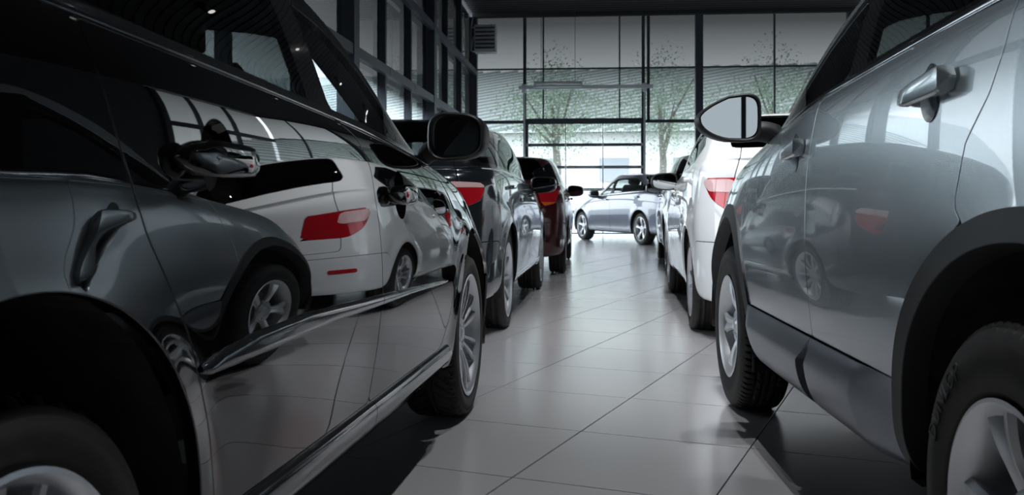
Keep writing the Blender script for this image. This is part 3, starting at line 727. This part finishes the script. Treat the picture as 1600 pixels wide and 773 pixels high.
# ------------------------------------------------------------------ the hall
def struct(name, me=None, parent=None):
    o = obj(name, me, parent)
    if parent is None: o['kind'] = 'structure'
    return o
XL, XR_, YB, YF, ZC = -3.02, 9.0, 23.6, -8.0, 5.39
def xb(px, Y=YB): return Y*tan(atan((px-800)/FPX)-YAW)
# floor: slab (grout) and tiles laid at an angle
noise_mix(mat('grout', (.05, .05, .05), .8), (.045, .044, .043), (.06, .058, .056), 20)
tile_m = mat('floor_tile', (.2, .2, .2), .22, spec=.8, coat=.5, cr=.16); noise_mix(tile_m, (.465, .462, .472), (.475, .472, .482), 1.2)
floor = struct('floor', MB().box(((XL+XR_)/2, (YB+YF)/2, -.06), (XR_-XL+.6, YB-YF+.6, .10)).build('floor', M['grout']))
ca, sa = cos(YAW), sin(YAW)
def W2(lat, D): return Vector((lat*ca-D*sa, lat*sa+D*ca, 0))
P0 = W2(0, 2.932); t1 = radians(23.4)
a1 = (W2(sin(t1), cos(t1))); a2 = W2(cos(t1), -sin(t1)); s1, s2 = .640, .612
tiles = []
for i in range(-60, 70):
    for j in range(-60, 60):
        c = P0+a1*(i+.5)*s1+a2*(j+.5)*s2
        if XL-.2 < c.x < XR_+.2 and YF-.2 < c.y < YB+.2:
            D = -c.x*sa+c.y*ca; lat = c.x*ca+c.y*sa
            vis = D > 1.4 and -.85 < lat/D < .62 and abs(c.x) < 3.2+D*.02
            tiles.append((0 if vis else 1, D if vis else 99+D, c))
tiles.sort(key=lambda t: (t[0], t[1])); ang = atan2(a2.y, a2.x)
tme = MB().box((0, 0, -.006), (s2-.0045, s1-.0045, .012)).build('tile', tile_m, False, .0012)
for k, (v, D, c) in enumerate(tiles[:300]):
    o = obj('tile', tme, floor, (c.x, c.y, 0), (0, 0, ang))
rest = MB()
for v, D, c in tiles[300:]: rest.box((c.x, c.y, -.006), (s2-.0045, s1-.0045, .012), ang)
o = obj('tile_field', rest.build('tile_field', tile_m), floor); o['kind'] = 'stuff'
# ceiling: dark trapezoidal metal deck
ceil_m = mat('ceiling_metal', (.010, .0105, .0115), .8)
cb = MB()
for k in range(int((YB-YF)/.25)+1):
    y = YF+k*.25; cb.box(((XL+XR_)/2, y, ZC+.075), (XR_-XL, .12, .02))
cb.box(((XL+XR_)/2, (YB+YF)/2, ZC+.12), (XR_-XL+.6, YB-YF+.6, .08))
ceiling = struct('ceiling', cb.build('ceiling', ceil_m))
obj('beam', MB().box(((XL+XR_)/2, YB-.15, ZC+.02), (XR_-XL, .16, .10)).build('beam', ceil_m), ceiling)
# solid walls behind the camera and on the right near part
wall_m = noise_mix(mat('wall_paint', (.10, .10, .11), .8), (.09, .09, .10), (.11, .11, .12), 2)
fx0, fx1, fz0, fz1 = -2.2, 4.2, 1.2, 2.7
wf = MB()
for x0, x1, z0, z1 in ((XL-.3, fx0, -.1, ZC+.15), (fx1, XR_+.3, -.1, ZC+.15), (fx0, fx1, -.1, fz0), (fx0, fx1, fz1, ZC+.15)): wf.box(((x0+x1)/2, YF-.1, (z0+z1)/2), (x1-x0, .2, z1-z0))
struct('wall_front', wf.build('wall_front', wall_m))
win4 = struct('window_4')
for k in range(5): obj('mullion', MB().box((fx0+(fx1-fx0)*k/4, YF-.05, (fz0+fz1)/2), (.07, .10, fz1-fz0)).build('mullion', M['frame_dark']), win4)
for z in (fz0, fz1): obj('transom', MB().box(((fx0+fx1)/2, YF-.05, z), (fx1-fx0, .10, .07)).build('transom', M['frame_dark']), win4)
for k in range(4):
    a, b = fx0+(fx1-fx0)*k/4, fx0+(fx1-fx0)*(k+1)/4; obj('pane', flatmesh('pane', [(a, YF-.04, fz0), (b, YF-.04, fz0), (b, YF-.04, fz1), (a, YF-.04, fz1)], [(0, 1, 2, 3)], M['glazing_front']), win4)
struct('wall_right', MB().box((XR_+.1, (YF+17.3)/2, ZC/2), (.2, 17.3-YF, ZC+.3)).build('wall_right', wall_m))  # unseen; kept solid this far so the black car reflects dark
struct('wall_left', MB().box((XL-.1, (YF+2)/2, ZC/2), (.2, 2-YF, ZC+.3)).build('wall_left', wall_m))  # unseen; solid stretch added to dim the silver SUV's rear
struct('trim_1', MB().box((XR_+.1, (17.3+YB)/2, .15), (.2, YB-17.3, .3)).build('trim_1', wall_m))
# ---- back glazing
def bar(parent, name, c, d, m, bevel=0): return obj(name, MB().box(c, d).build(name, M[m], False, bevel), parent)
win1 = struct('window_1')
zt1, zt2 = 2.79, 4.10
X = {k: xb(k) for k in (740, 822, 849, 968, 1003, 1013, 1092, 1210, 826)}
bar(win1, 'column', (X[740], YB-.02, ZC/2), (.19, .22, ZC), 'frame_steel'); bar(win1, 'column', (X[1092], YB-.02, ZC/2), (.18, .22, ZC), 'frame_steel')
bar(win1, 'column', (xb(1330), YB-.02, ZC/2), (.18, .22, ZC), 'frame_steel')
dl, dr, dtop = xb(824), xb(1003), zt1-.02
for px, wd, z0 in ((820, .075, 0), (1005, .075, 0), (849, .035, zt1), (968, .035, zt1), (1013, .07, zt1), (1210, .035, 0), (1450, .06, 0)):
    bar(win1, 'mullion', (xb(px), YB, (z0+ZC)/2), (wd, .10, ZC-z0), 'frame_dark')
xs_end = XR_
edges_full = [X[740], xb(820), xb(1005), X[1092], xb(1210), xb(1330), xb(1450), xs_end]
for z, t in ((zt2, .035),):
    for a, b in zip(edges_full[:-1], edges_full[1:]): bar(win1, 'transom', ((a+b)/2, YB+.005, z), (b-a-.06, .07, t), 'frame_dark')
for a, b in zip(edges_full[:-1], edges_full[1:]):
    if abs(a-xb(820)) < .01: bar(win1, 'transom', ((a+b)/2, YB, zt1+.03), (b-a-.06, .12, .10), 'frame_dark'); continue
    bar(win1, 'transom', ((a+b)/2, YB, zt1), (b-a-.06, .10, .075), 'frame_dark'); bar(win1, 'transom', ((a+b)/2, YB, .06), (b-a-.06, .12, .12), 'frame_dark')
pedges = {zt1: [X[740], xb(820), xb(849), xb(968), xb(1005), xb(1013), X[1092], xb(1210), xb(1330), xb(1450), xs_end], 0: [X[740], xb(820), None, xb(1005), X[1092], xb(1210), xb(1330), xb(1450), xs_end]}
def pane(parent, c, d, m='glazing'): return obj('pane', MB().box(c, d).build('pane', M[m]), parent)
def pane1(parent, V, m='glazing'): return obj('pane', flatmesh('pane', V, [(0, 1, 2, 3)], M[m]), parent)
def pane_y(parent, x0, x1, y, z0, z1, m='glazing'): return pane1(parent, [(x0, y, z0), (x1, y, z0), (x1, y, z1), (x0, y, z1)], m)
for z0, z1 in ((zt1, zt2), (zt2, ZC)):
    e = pedges[zt1]
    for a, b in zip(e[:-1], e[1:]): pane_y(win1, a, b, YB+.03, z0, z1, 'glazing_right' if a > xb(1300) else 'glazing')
e = pedges[0]
for a, b in zip(e[:-1], e[1:]):
    if a is None or b is None: continue
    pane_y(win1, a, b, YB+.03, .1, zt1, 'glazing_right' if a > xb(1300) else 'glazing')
# ---- sectional door
door = struct('door_1'); cols = [dl, xb(884), xb(942), dr]; rows = [.02+(dtop-.02)*k/5 for k in range(6)]
for k in range(5):
    z0, z1 = rows[k], rows[k+1]
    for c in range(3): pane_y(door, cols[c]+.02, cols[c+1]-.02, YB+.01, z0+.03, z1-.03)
    for c, x in enumerate(cols): bar(door, 'stile', (x, YB-.01, (z0+z1)/2), (.05 if c in (0, 3) else .03, .05, z1-z0-.005), 'frame_dark', .003)
    for z in (z0+.018, z1-.018): bar(door, 'rail', ((dl+dr)/2, YB-.01, z), (dr-dl, .045, .034), 'frame_dark', .003)
    if k:
        for x in cols: bar(door, 'hinge', (x, YB-.05, z0), (.055, .03, .075), 'frame_pale', .008)
for x in (dl-.07, dr+.06): bar(door, 'guide_track', (x, YB-.09, 1.75), (.045, .06, 3.5), 'frame_pale')
bar(door, 'spring_shaft', ((xb(812)+xb(1020))/2, YB-.22, 3.62), (xb(1020)-xb(812), .07, .085), 'white_metal')
for x in (dl-.07, dr+.06): bar(door, 'bracket', (x, YB-.16, 3.6), (.10, .14, .20), 'white_metal')
# ---- side glazing
def side_glazing(name, Xw, y0, y1, cols_y, muls_y, zts, gm, s):
    W_ = struct(name)
    for y in cols_y: bar(W_, 'column', (Xw, y, ZC/2), (.22, .26, ZC), 'frame_steel')
    for y in muls_y: bar(W_, 'mullion', (Xw+s*.02, y, ZC/2), (.12, .085, ZC), 'frame_dark')
    ys = sorted(list(cols_y)+list(muls_y)+[y0, y1])
    for z, t in zts:
        for a, b in zip(ys[:-1], ys[1:]):
            if b-a > .3: bar(W_, 'transom', (Xw-s*.06, (a+b)/2, z), (.08, b-a-.02, t), 'frame_steel')
    zz = [z for z, t in zts]+[ZC]
    for za, zb_ in zip(zz[:-1], zz[1:]):
        for a, b in zip(ys[:-1], ys[1:]):
            if b-a > .3: pane1(W_, [(Xw+s*.05, a, za), (Xw+s*.05, b, za), (Xw+s*.05, b, zb_), (Xw+s*.05, a, zb_)], gm(y0, (a+b)/2))
    return W_
cy_ = [11.5, 17.3, 5.7]
my_ = [13.45, 15.35, 19.2, 21.2, 7.6, 9.55, 2.05, 3.75]
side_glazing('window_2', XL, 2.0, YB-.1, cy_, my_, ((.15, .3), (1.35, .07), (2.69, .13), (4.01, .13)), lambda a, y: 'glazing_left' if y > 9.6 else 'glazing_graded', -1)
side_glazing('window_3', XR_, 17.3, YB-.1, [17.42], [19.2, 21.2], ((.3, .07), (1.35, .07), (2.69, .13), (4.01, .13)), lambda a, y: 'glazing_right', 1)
# ---- unit heater high in the left corner, tube heater over the door
h = thing('unit_heater', 'white air heater with dark louvres hung high in the left back corner', 'heater', (xb(759, 23.0), 23.0, 4.42))
bx = lambda n, c, d, m, par, bev=.004, rx=0: obj(n, MB().box(c, d, 0, 0, rx).build(n, M[m], False, bev), par)
bx('housing', (0, 0, .33), (.52, .34, .66), 'white_metal', h, .01)
for k in range(6): bx('louvre', (0, -.185, .10+k*.095), (.46, .05, .03), 'grille_dark', h, .003, .5)
br = MB().tube([(-.36, 0, .62), (-.36, 0, .06), (-.28, 0, .03)], .018).tube([(-.36, 0, .06), (-.30, 0, .40)], .016).tube([(-.36, 0, .62), (-.2, 0, .62)], .016).tube([(-.36, 0, .62), (-.30, 0, ZC-4.42)], .018)
obj('bracket', br.build('bracket', M['white_metal'], True), h)
h2 = thing('tube_heater', 'long slim tube fitting hung in front of the glazing above the sectional door', 'heater', (xb(872, 22.6), 22.6, 3.58))
obj('tube', MB().tube([(-.55, 0, .05), (.55, 0, .05)], .035, 12).tube([(-.55, 0, -.03), (.55, 0, -.03)], .03, 12).build('tube', M['white_metal'], True), h2)
bx('end_plate', (-.56, 0, .01), (.03, .09, .15), 'white_metal', h2); bx('end_plate', (.56, 0, .01), (.03, .09, .15), 'white_metal', h2)
obj('suspension_rod', MB().tube([(-.4, 0, .05), (-.4, 0, ZC-3.58+.1)], .006, 6).tube([(.4, 0, .05), (.4, 0, ZC-3.58+.1)], .006, 6).build('suspension_rod', M['frame_dark']), h2)
# ---- added fill spots, unseen above the frame, brightening floor and white car
mat('lamp_face', (1, 1, 1), .5, em=(1, .96, .92), es=3)
for (x, y, tx, ty) in FILLPOS:
    t = thing('ceiling_spotlight', 'black cylindrical spotlight under the dark metal deck over the aisle', 'light', (x, y, ZC-.20), 0, 'spotlights over the aisle')
    t.rotation_euler = Vector((x-tx, y-ty, ZC-.2-.3)).to_track_quat('Z', 'Y').to_euler()
    obj('housing', MB().tube([(0, 0, .22), (0, 0, .02)], .07, 16).build('housing', M['gloss_black'], True), t); obj('lamp_face', MB().tube([(0, 0, .02), (0, 0, .01)], .05, 16).build('lamp_face', M['lamp_face']), t)
    ld = bpy.data.lights.new('lamp', 'SPOT'); ld.energy = FILL*(2.1 if tx > 1.5 and ty < 8 else 1); ld.spot_size = radians(62); ld.spot_blend = .8; ld.shadow_soft_size = .03; ld.color = (.97, .98, 1)
    obj('lamp', ld, t, (0, 0, -.02))
# ------------------------------------------------------------------ outside
noise_mix(mat('asphalt', (.35, .35, .35), .9), (.33, .34, .34), (.40, .41, .41), 1.2)
mat('facade', (.70, .72, .71), .8); mat('roof_sheet', (.60, .64, .62), .6); mat('roof_rib', (.44, .48, .47), .6); mat('fence_white', (.8, .82, .82), .6)
struct('ground', MB().box((0, 30, -.14), (240, 200, .06)).build('ground', M['asphalt']))
fg = 'white picket fences outside the glazing'
def fence(x0, x1, y, label):
    f_ = thing('picket_fence', label, 'fence', (x0, y, 0)); pk = MB().box((0, 0, .62), (.09, .03, 1.24)).build('picket', M['fence_white'])
    k = int((x1-x0)/.2)
    for i in range(k): obj('picket', pk, f_, (i*.2, 0, 0))
    for z in (.35, 1.0): obj('rail', MB().box(((x1-x0)/2, .04, z), (x1-x0, .04, .08)).build('rail', M['fence_white']), f_)
fence(-6, 11, 30.5, 'white picket fence outside the back glazing behind the far sedan')
def shed(name, label, loc, rz, Lx, eave, ridge, depth, nstreak):
    b = thing(name, label, 'building', loc, rz); dz = ridge-eave
    obj('wall', MB().box((0, depth/2, eave/2), (Lx, depth, eave)).build('wall', M['facade']), b)
    V = [(-Lx/2, -.4, eave), (Lx/2, -.4, eave), (Lx/2, depth/2, ridge), (-Lx/2, depth/2, ridge), (Lx/2, depth+.4, eave), (-Lx/2, depth+.4, eave)]
    obj('roof', flatmesh('roof', V, [(0, 1, 2, 3), (3, 2, 4, 5), (0, 3, 5), (1, 4, 2)], M['roof_sheet']), b)
    rl = hypot(depth/2+.4, dz); an = atan2(dz, depth/2+.4); dg = radians(33); ln = rl/sin(dg)*.97
    rm = MB().box((0, 0, 0), (ln, .30, .16)).build('batten', M['roof_rib'])  # diagonal bars standing in for ceiling reflections in the glazing
    for k in range(nstreak):
        x = -Lx/2+ln*cos(dg)/2+k*(Lx-ln*cos(dg))/(nstreak-1); o = obj('batten', rm, b, (x, depth/4-.2, (eave+ridge)/2+.1)); o.rotation_euler = (Matrix.Rotation(an, 3, 'X') @ Matrix.Rotation(dg, 3, 'Z')).to_euler()
    for k in range(int(Lx/4)):
        obj('window', MB().box((-Lx/2+2+k*4, -.05, eave*.55), (1.6, .1, 1.3)).build('window', M['frame_pale']), b)
shed('warehouse', 'long pale warehouse with ribbed metal roof seen through the back glazing', (8, 52, 0), radians(-6), 90, 4.6, 9.8, 26, 56)
def tree(x, y, h, r, label, seed):
    rnd = random.Random(seed); t = thing('broadleaf_tree', label, 'tree', (x, y, 0))
    obj('trunk', MB().tube([(0, 0, 0), (.1, 0, h*.35), (-.1, .1, h*.7)], [.22, .16, .06], 8).build('trunk', M['bark'], True), t)
    bb = MB()
    for k in range(7):
        a = rnd.uniform(0, 6.28); bb.tube([(0, 0, h*rnd.uniform(.3, .55)), (r*.6*cos(a), r*.6*sin(a), h*rnd.uniform(.6, .9))], [.08, .02], 5)
    obj('branches', bb.build('branches', M['bark']), t)
    V = []; F = []
    for k in range(5500):
        a = rnd.uniform(0, 6.28); ph = acos(rnd.uniform(-1, 1)); q = r*rnd.random()**.4*(1+.25*sin(3*a)+.2*cos(4*ph))
        c = Vector((q*sin(ph)*cos(a), q*sin(ph)*sin(a), h*.68+q*.9*cos(ph))); u = Vector((rnd.gauss(0, 1), rnd.gauss(0, 1), rnd.gauss(0, 1))).normalized(); v = u.orthogonal().normalized(); s = rnd.uniform(.035, .075)
        n0 = len(V); V += [c-u*s, c+v*s*.5, c+u*s, c-v*s*.5]; F.append((n0, n0+1, n0+2, n0+3))
    o = obj('foliage', flatmesh('foliage', V, F, M['leaf']), t); o['kind'] = 'stuff'
mat('bark', (.20, .19, .17), .9); noise_mix(mat('leaf', (.2, .3, .18), .7), (.22, .32, .22), (.34, .44, .32), 1.5)
for i, (x, y, h_, r_, lb) in enumerate(((-1.6, 38, 6.5, 2.2, 'leftmost leafy tree outside, behind the left panes of the back glazing'), (3.0, 44, 7.5, 2.6, 'leafy tree outside, seen above the grey sedan through the sectional door'), (7.4, 40, 7.0, 2.4, 'leafy tree outside, seen just left of the thick dark column'), (13.0, 46, 8.0, 3.0, 'rightmost leafy tree outside, behind the right panes'))): tree(x, y, h_, r_, lb, i+3)
# ------------------------------------------------------------------ the cars
def pose(lat, D, vp, side, yw):
    """lat, D: outer face of the front wheel towards the aisle (camera frame); returns world loc, rz"""
    a = atan((vp-800)/FPX); hx, hy = sin(a), cos(a); ox, oy = side*cos(a), -side*sin(a)
    c = W2(lat-ox*yw, D-oy*yw); hw = W2(hx, hy); return (c.x, c.y, 0), atan2(hw.y, hw.x)
arcpts = lambda cx, cz, rx, rz, a0, a1, n=12: [(cx+rx*cos(a), cz+rz*sin(a), 0) for a in np.linspace(a0, a1, n)]
# black wagon on the left
LL = dict(B=-1.44)
bzL = lambda x: np.interp(x, S_L1['zx'], [1.09, 1.09, 1.03, .96, .96, .96])+.012
LL['fdoor'] = rounded([(-1.475, .355), (-.62, .355, .05), (-.50, .44), (-.42, .62), (-.41, .76), (-.50, .955), (-1.67, 1.03), (-1.55, .995), (-1.465, .93), (-1.43, .80), (-1.415, .62), (-1.435, .49)], .02)
LL['rdoor'] = rounded([(-1.475, .355), (-1.435, .49), (-1.415, .62), (-1.43, .80), (-1.465, .93), (-1.55, .995), (-1.67, 1.03), (-2.66, 1.075), (-2.60, .92), (-2.55, .80), (-2.45, .66), (-2.37, .50), (-2.32, .355)], .02)
LL['winF'] = rounded([(-.80, 1.0), (-1.15, 1.195), (-1.40, 1.29), (-1.61, 1.315), (-1.645, 1.055)], .03)
LL['winR'] = rounded([(-1.755, 1.32), (-2.55, 1.30), (-2.82, 1.25), (-2.70, 1.11), (-1.79, 1.06)], .03)
LL['belt'] = [(x, bzL(x)+.008) for x in np.linspace(-.62, -3.2, 20)]+[(x, bzL(x)-.016) for x in np.linspace(-3.2, -.62, 20)]
moldL = [(-2.42, .598), (-2.35, .617), (-2.21, .630), (-1.96, .634), (-1.44, .617), (-.97, .600), (-.58, .583), (-.63, .576), (-1.06, .586), (-1.44, .590), (-1.80, .594), (-2.20, .588), (-2.38, .588)]
sillL = [(-2.34, .350), (-.50, .352), (-.44, .32), (-.50, .285), (-2.30, .278)]
LL['handF'] = (-1.21, .865, .26); LL['handR'] = (-2.34, .912, .27); LL['mirror'] = (-.66, 1.057)
loc, rz = pose(-.1625, 3.797, 1000, 1, .86)
L1 = build_car('estate_car', 'glossy black estate car nearest the camera on the left, chrome sill strip and body-side moulding', S_L1, 'black_paint', loc, rz, near=-1, L=LL,
    wheels=dict(R=.322, rr=.235, w=.22, yw=.86, style='multi', tread='vee', key='L1', n=740, mat='alloy'),
    opt=dict(trims=[('moulding', moldL, 'black_chrome', .012, .012), ('sill_strip', sillL, 'black_chrome', .018, .03)], belt_mat='black_chrome',
             cup=dict(dx=.02, dz=.0, rx=.062, rz=.066, d=.036), handle='round', hh=.056, mirror_size=(.19, .155), mirror_y=.94, gyaw=.10, mirror_mat='black_plastic', mirror_yaw=.10, arch=[(0, .322, .41, .42), (-2.80, .322, .42, .43)]))
# silver SUV on the right
bzR = lambda x: np.interp(x, S_R1['zx'], [1.20, 1.20, 1.13, 1.03, 1.03, 1.03])+.012
RR = dict(B=-1.335)
RR['fdoor'] = rounded([(-1.335, .475), (-.42, .475, .03), (-.36, .60), (-.36, .80), (-.46, 1.03), (-1.34, 1.125), (-1.315, 1.05), (-1.275, .96), (-1.265, .87), (-1.295, .72), (-1.32, .62)], .02)
RR['rdoor'] = rounded([(-1.335, .475), (-1.32, .62), (-1.295, .72), (-1.265, .87), (-1.275, .96), (-1.315, 1.05), (-1.34, 1.125), (-2.43, 1.20), (-2.40, 1.10), (-2.36, 1.03), (-2.28, .95), (-2.25, .84)]+arcpts(-2.50, .33, .578, .512, 1.20, .285, 14), .012)
RR['winF'] = rounded([(-.72, 1.075), (-1.10, 1.29), (-1.28, 1.37), (-1.37, 1.40), (-1.50, 1.155)], .025)
RR['winR'] = rounded([(-1.50, 1.41), (-2.25, 1.40), (-2.50, 1.36), (-2.36, 1.225), (-1.61, 1.185)], .03)
RR['handF'] = (-1.13, .995, .21); RR['handR'] = (-2.12, 1.062, .235); RR['mirror'] = (-.70, 1.13)
loc, rz = pose(.895, 3.957, 860, -1, .85)
sillR = [(-.30, .475), (-3.0, .475), (-3.0, .1), (-.30, .1)]
R1 = build_car('compact_suv', 'silver compact SUV nearest the camera on the right, dark sill cladding and wheel-arch trim', S_R1, 'silver_paint', loc, rz, near=1, L=RR,
    wheels=dict(R=.335, rr=.205, w=.20, yw=.855, rx=-2.48, ryw=.033, style='five', tread='road', key='R1', n=740, mat='alloy_bright', spin=.35),
    opt=dict(cladding=dict(sill=sillR, w=.055), belt_mat='chrome', cup=dict(dx=.0, dz=-.005, rx=.044, rz=.058, d=.030, tilt=-.2), handle='bar', hh=.056, htilt=-.10, gyaw=-.12, mirror_size=(.215, .17), mirror_y=.985, mirror_mat='black_plastic', mirror_style='egg', mirror_yaw=.02,
             arch=[(0, .33, .46, .45), (-2.50, .33, .52, .455)]))
def car_row(name, label, S, paint, lat, D, vp, side, **k):
    yw = S['W']-.03; loc, rz = pose(lat, D, vp, side, yw); return build_car(name, label, S, paint, loc, rz, **k)
S2 = spec_sedan(2.85, fo=.85, ro=.85, W=.90, H=1.44, belt=(.93, .99, 1.04), hood=(.64, .92), rt=.325, sill=.22, kind='wagon')
car_row('hatchback_car', 'dark grey hatchback second in the left row, behind the black estate car', S2, 'dark_grey_paint', .288, 9.23, 962, 1, res=.5, L=dict(tail=rounded([(S2['xR']-.1, .975), (S2['xR']+.24, .955), (S2['xR']+.20, .86), (S2['xR']+.06, .78), (S2['xR']-.1, .76)], .04), tail_y=.58),
    wheels=dict(style='ten', rr=.245, w=.22, key='L2', n=150), opt=dict(lens=[('lens', [(S2['xR']-.1, .93), (S2['xR']+.3, .93), (S2['xR']+.3, 1.), (S2['xR']-.1, 1.)], 'tail_pale'), ('lens', rounded([(S2['xR']+.02, .84), (S2['xR']+.12, .84), (S2['xR']+.10, .90), (S2['xR']+.0, .90)], .01), 'tail_dark')], belt_mat='chrome', mirror_mat='gloss_black', trims=[('sill_strip', [(-2.4, .33), (-.45, .33), (-.45, .28), (-2.4, .28)], 'chrome', .01, .02)]))
S3 = spec_sedan(2.58, fo=.80, ro=.75, W=.86, H=1.42, belt=(.92, .97, 1.02), hood=(.64, .90), rt=.31, sill=.21, kind='wagon')
car_row('hatchback_car', 'dark red hatchback third in the left row', S3, 'red_paint', .86, 13.87, 927, 1, res=.42, wheels=dict(style='ten', rr=.21, key='S3', n=100), opt=dict(mirror_mat='red_paint', lens=[('lens', [(S3['xR']-.1, .74), (S3['xR']+.3, .74), (S3['xR']+.3, .83), (S3['xR']-.1, .83)], 'lamp_orange')]))
S4 = spec_sedan(2.58, fo=.82, ro=.80, W=.87, H=1.47, belt=(.95, 1.02, 1.09), hood=(.66, .93), rt=.315, sill=.22, kind='wagon'); S4['zd'] = 1.17
D4 = dict(dlo=rounded([(-.66, .985), (-1.06, 1.17), (-1.40, 1.345), (-1.9, 1.365), (-2.35, 1.33), (-2.72, 1.20), (-2.50, 1.10), (-1.35, 1.035)], .05), winQ=None,
    winR=rounded([(-1.42, 1.335), (-2.0, 1.345), (-2.34, 1.30), (-2.62, 1.20), (-2.46, 1.13), (-1.41, 1.06)], .03))
car_row('hatchback_car', 'white hatchback second in the right row, directly ahead of the silver SUV', S4, 'white_paint', 1.458, 8.91, 963, -1, res=.5, wheels=dict(style='twin', rr=.225, key='R2', n=120), L=dict(D4, tail=rounded([(S4['xR']-.1, .985), (S4['xR']+.30, .985), (S4['xR']+.20, .86), (S4['xR']+.10, .78), (S4['xR']-.1, .84)], .03), tail_y=.44), opt=dict(tail_slope=-.35, reflector=(.52, .70, .43, .47), lens=[('lens', rounded([(S4['xR']+.30, .975), (S4['xR']+.12, .975), (S4['xR']+.10, .90), (S4['xR']+.22, .905)], .02), 'tail_pale')], mirror_mat='black_plastic'))
S5 = spec_sedan(2.6, fo=.82, ro=.80, W=.88, H=1.46, belt=(.96, 1.01, 1.06), hood=(.68, .94), rt=.32, sill=.22, kind='wagon')
car_row('hatchback_car', 'light silver hatchback third in the right row, beyond the white hatchback', S5, 'light_silver_paint', 2.12, 13.9, 975, -1, res=.42, wheels=dict(style='five', rr=.22, key='R3', n=100), opt=dict(mirror_mat='gloss_black'))
S6 = spec_sedan(2.65, fo=.85, ro=.95, W=.87, H=1.42, belt=(.92, .97, 1.02), hood=(.64, .92), deck=1.02, rt=.31, sill=.20, kind='sedan')
car_row('saloon_car', 'blue-grey saloon standing crosswise before the sectional door', S6, 'blue_grey_paint', 1.51, 20.7, 242, -1, res=.42, wheels=dict(style='five', rr=.225, key='F', n=100), opt=dict(mirror_mat='blue_grey_paint', belt_mat='chrome', glass='car_glass_clear'))

# raised lettering on the near rear tyre of the silver SUV
tc_ = bpy.data.curves.new('lettering', 'FONT'); tc_.body = 'DUNLOP'; tc_.size = .042; tc_.extrude = .0012; tc_.space_character = 1.15
to = bpy.data.objects.new('lettering_source', tc_); bpy.context.scene.collection.objects.link(to); bpy.context.view_layer.update()
lm = bpy.data.meshes.new_from_object(to); bpy.data.objects.remove(to)
for v in lm.vertices:
    th = radians(18)+v.co.x/.275; r = .262+v.co.y; v.co = (r*cos(th), .0015+v.co.z, r*sin(th))
lm.materials.clear(); lm.materials.append(M['tyre_letter'])
rw = [o for o in R1.children if o.name.startswith('wheel') and 'liner' not in o.name and 'arch' not in o.name and o.location.x < -1 and o.location.y > 0][0]
obj('lettering', lm, rw, label='raised dark maker lettering on the tyre wall')
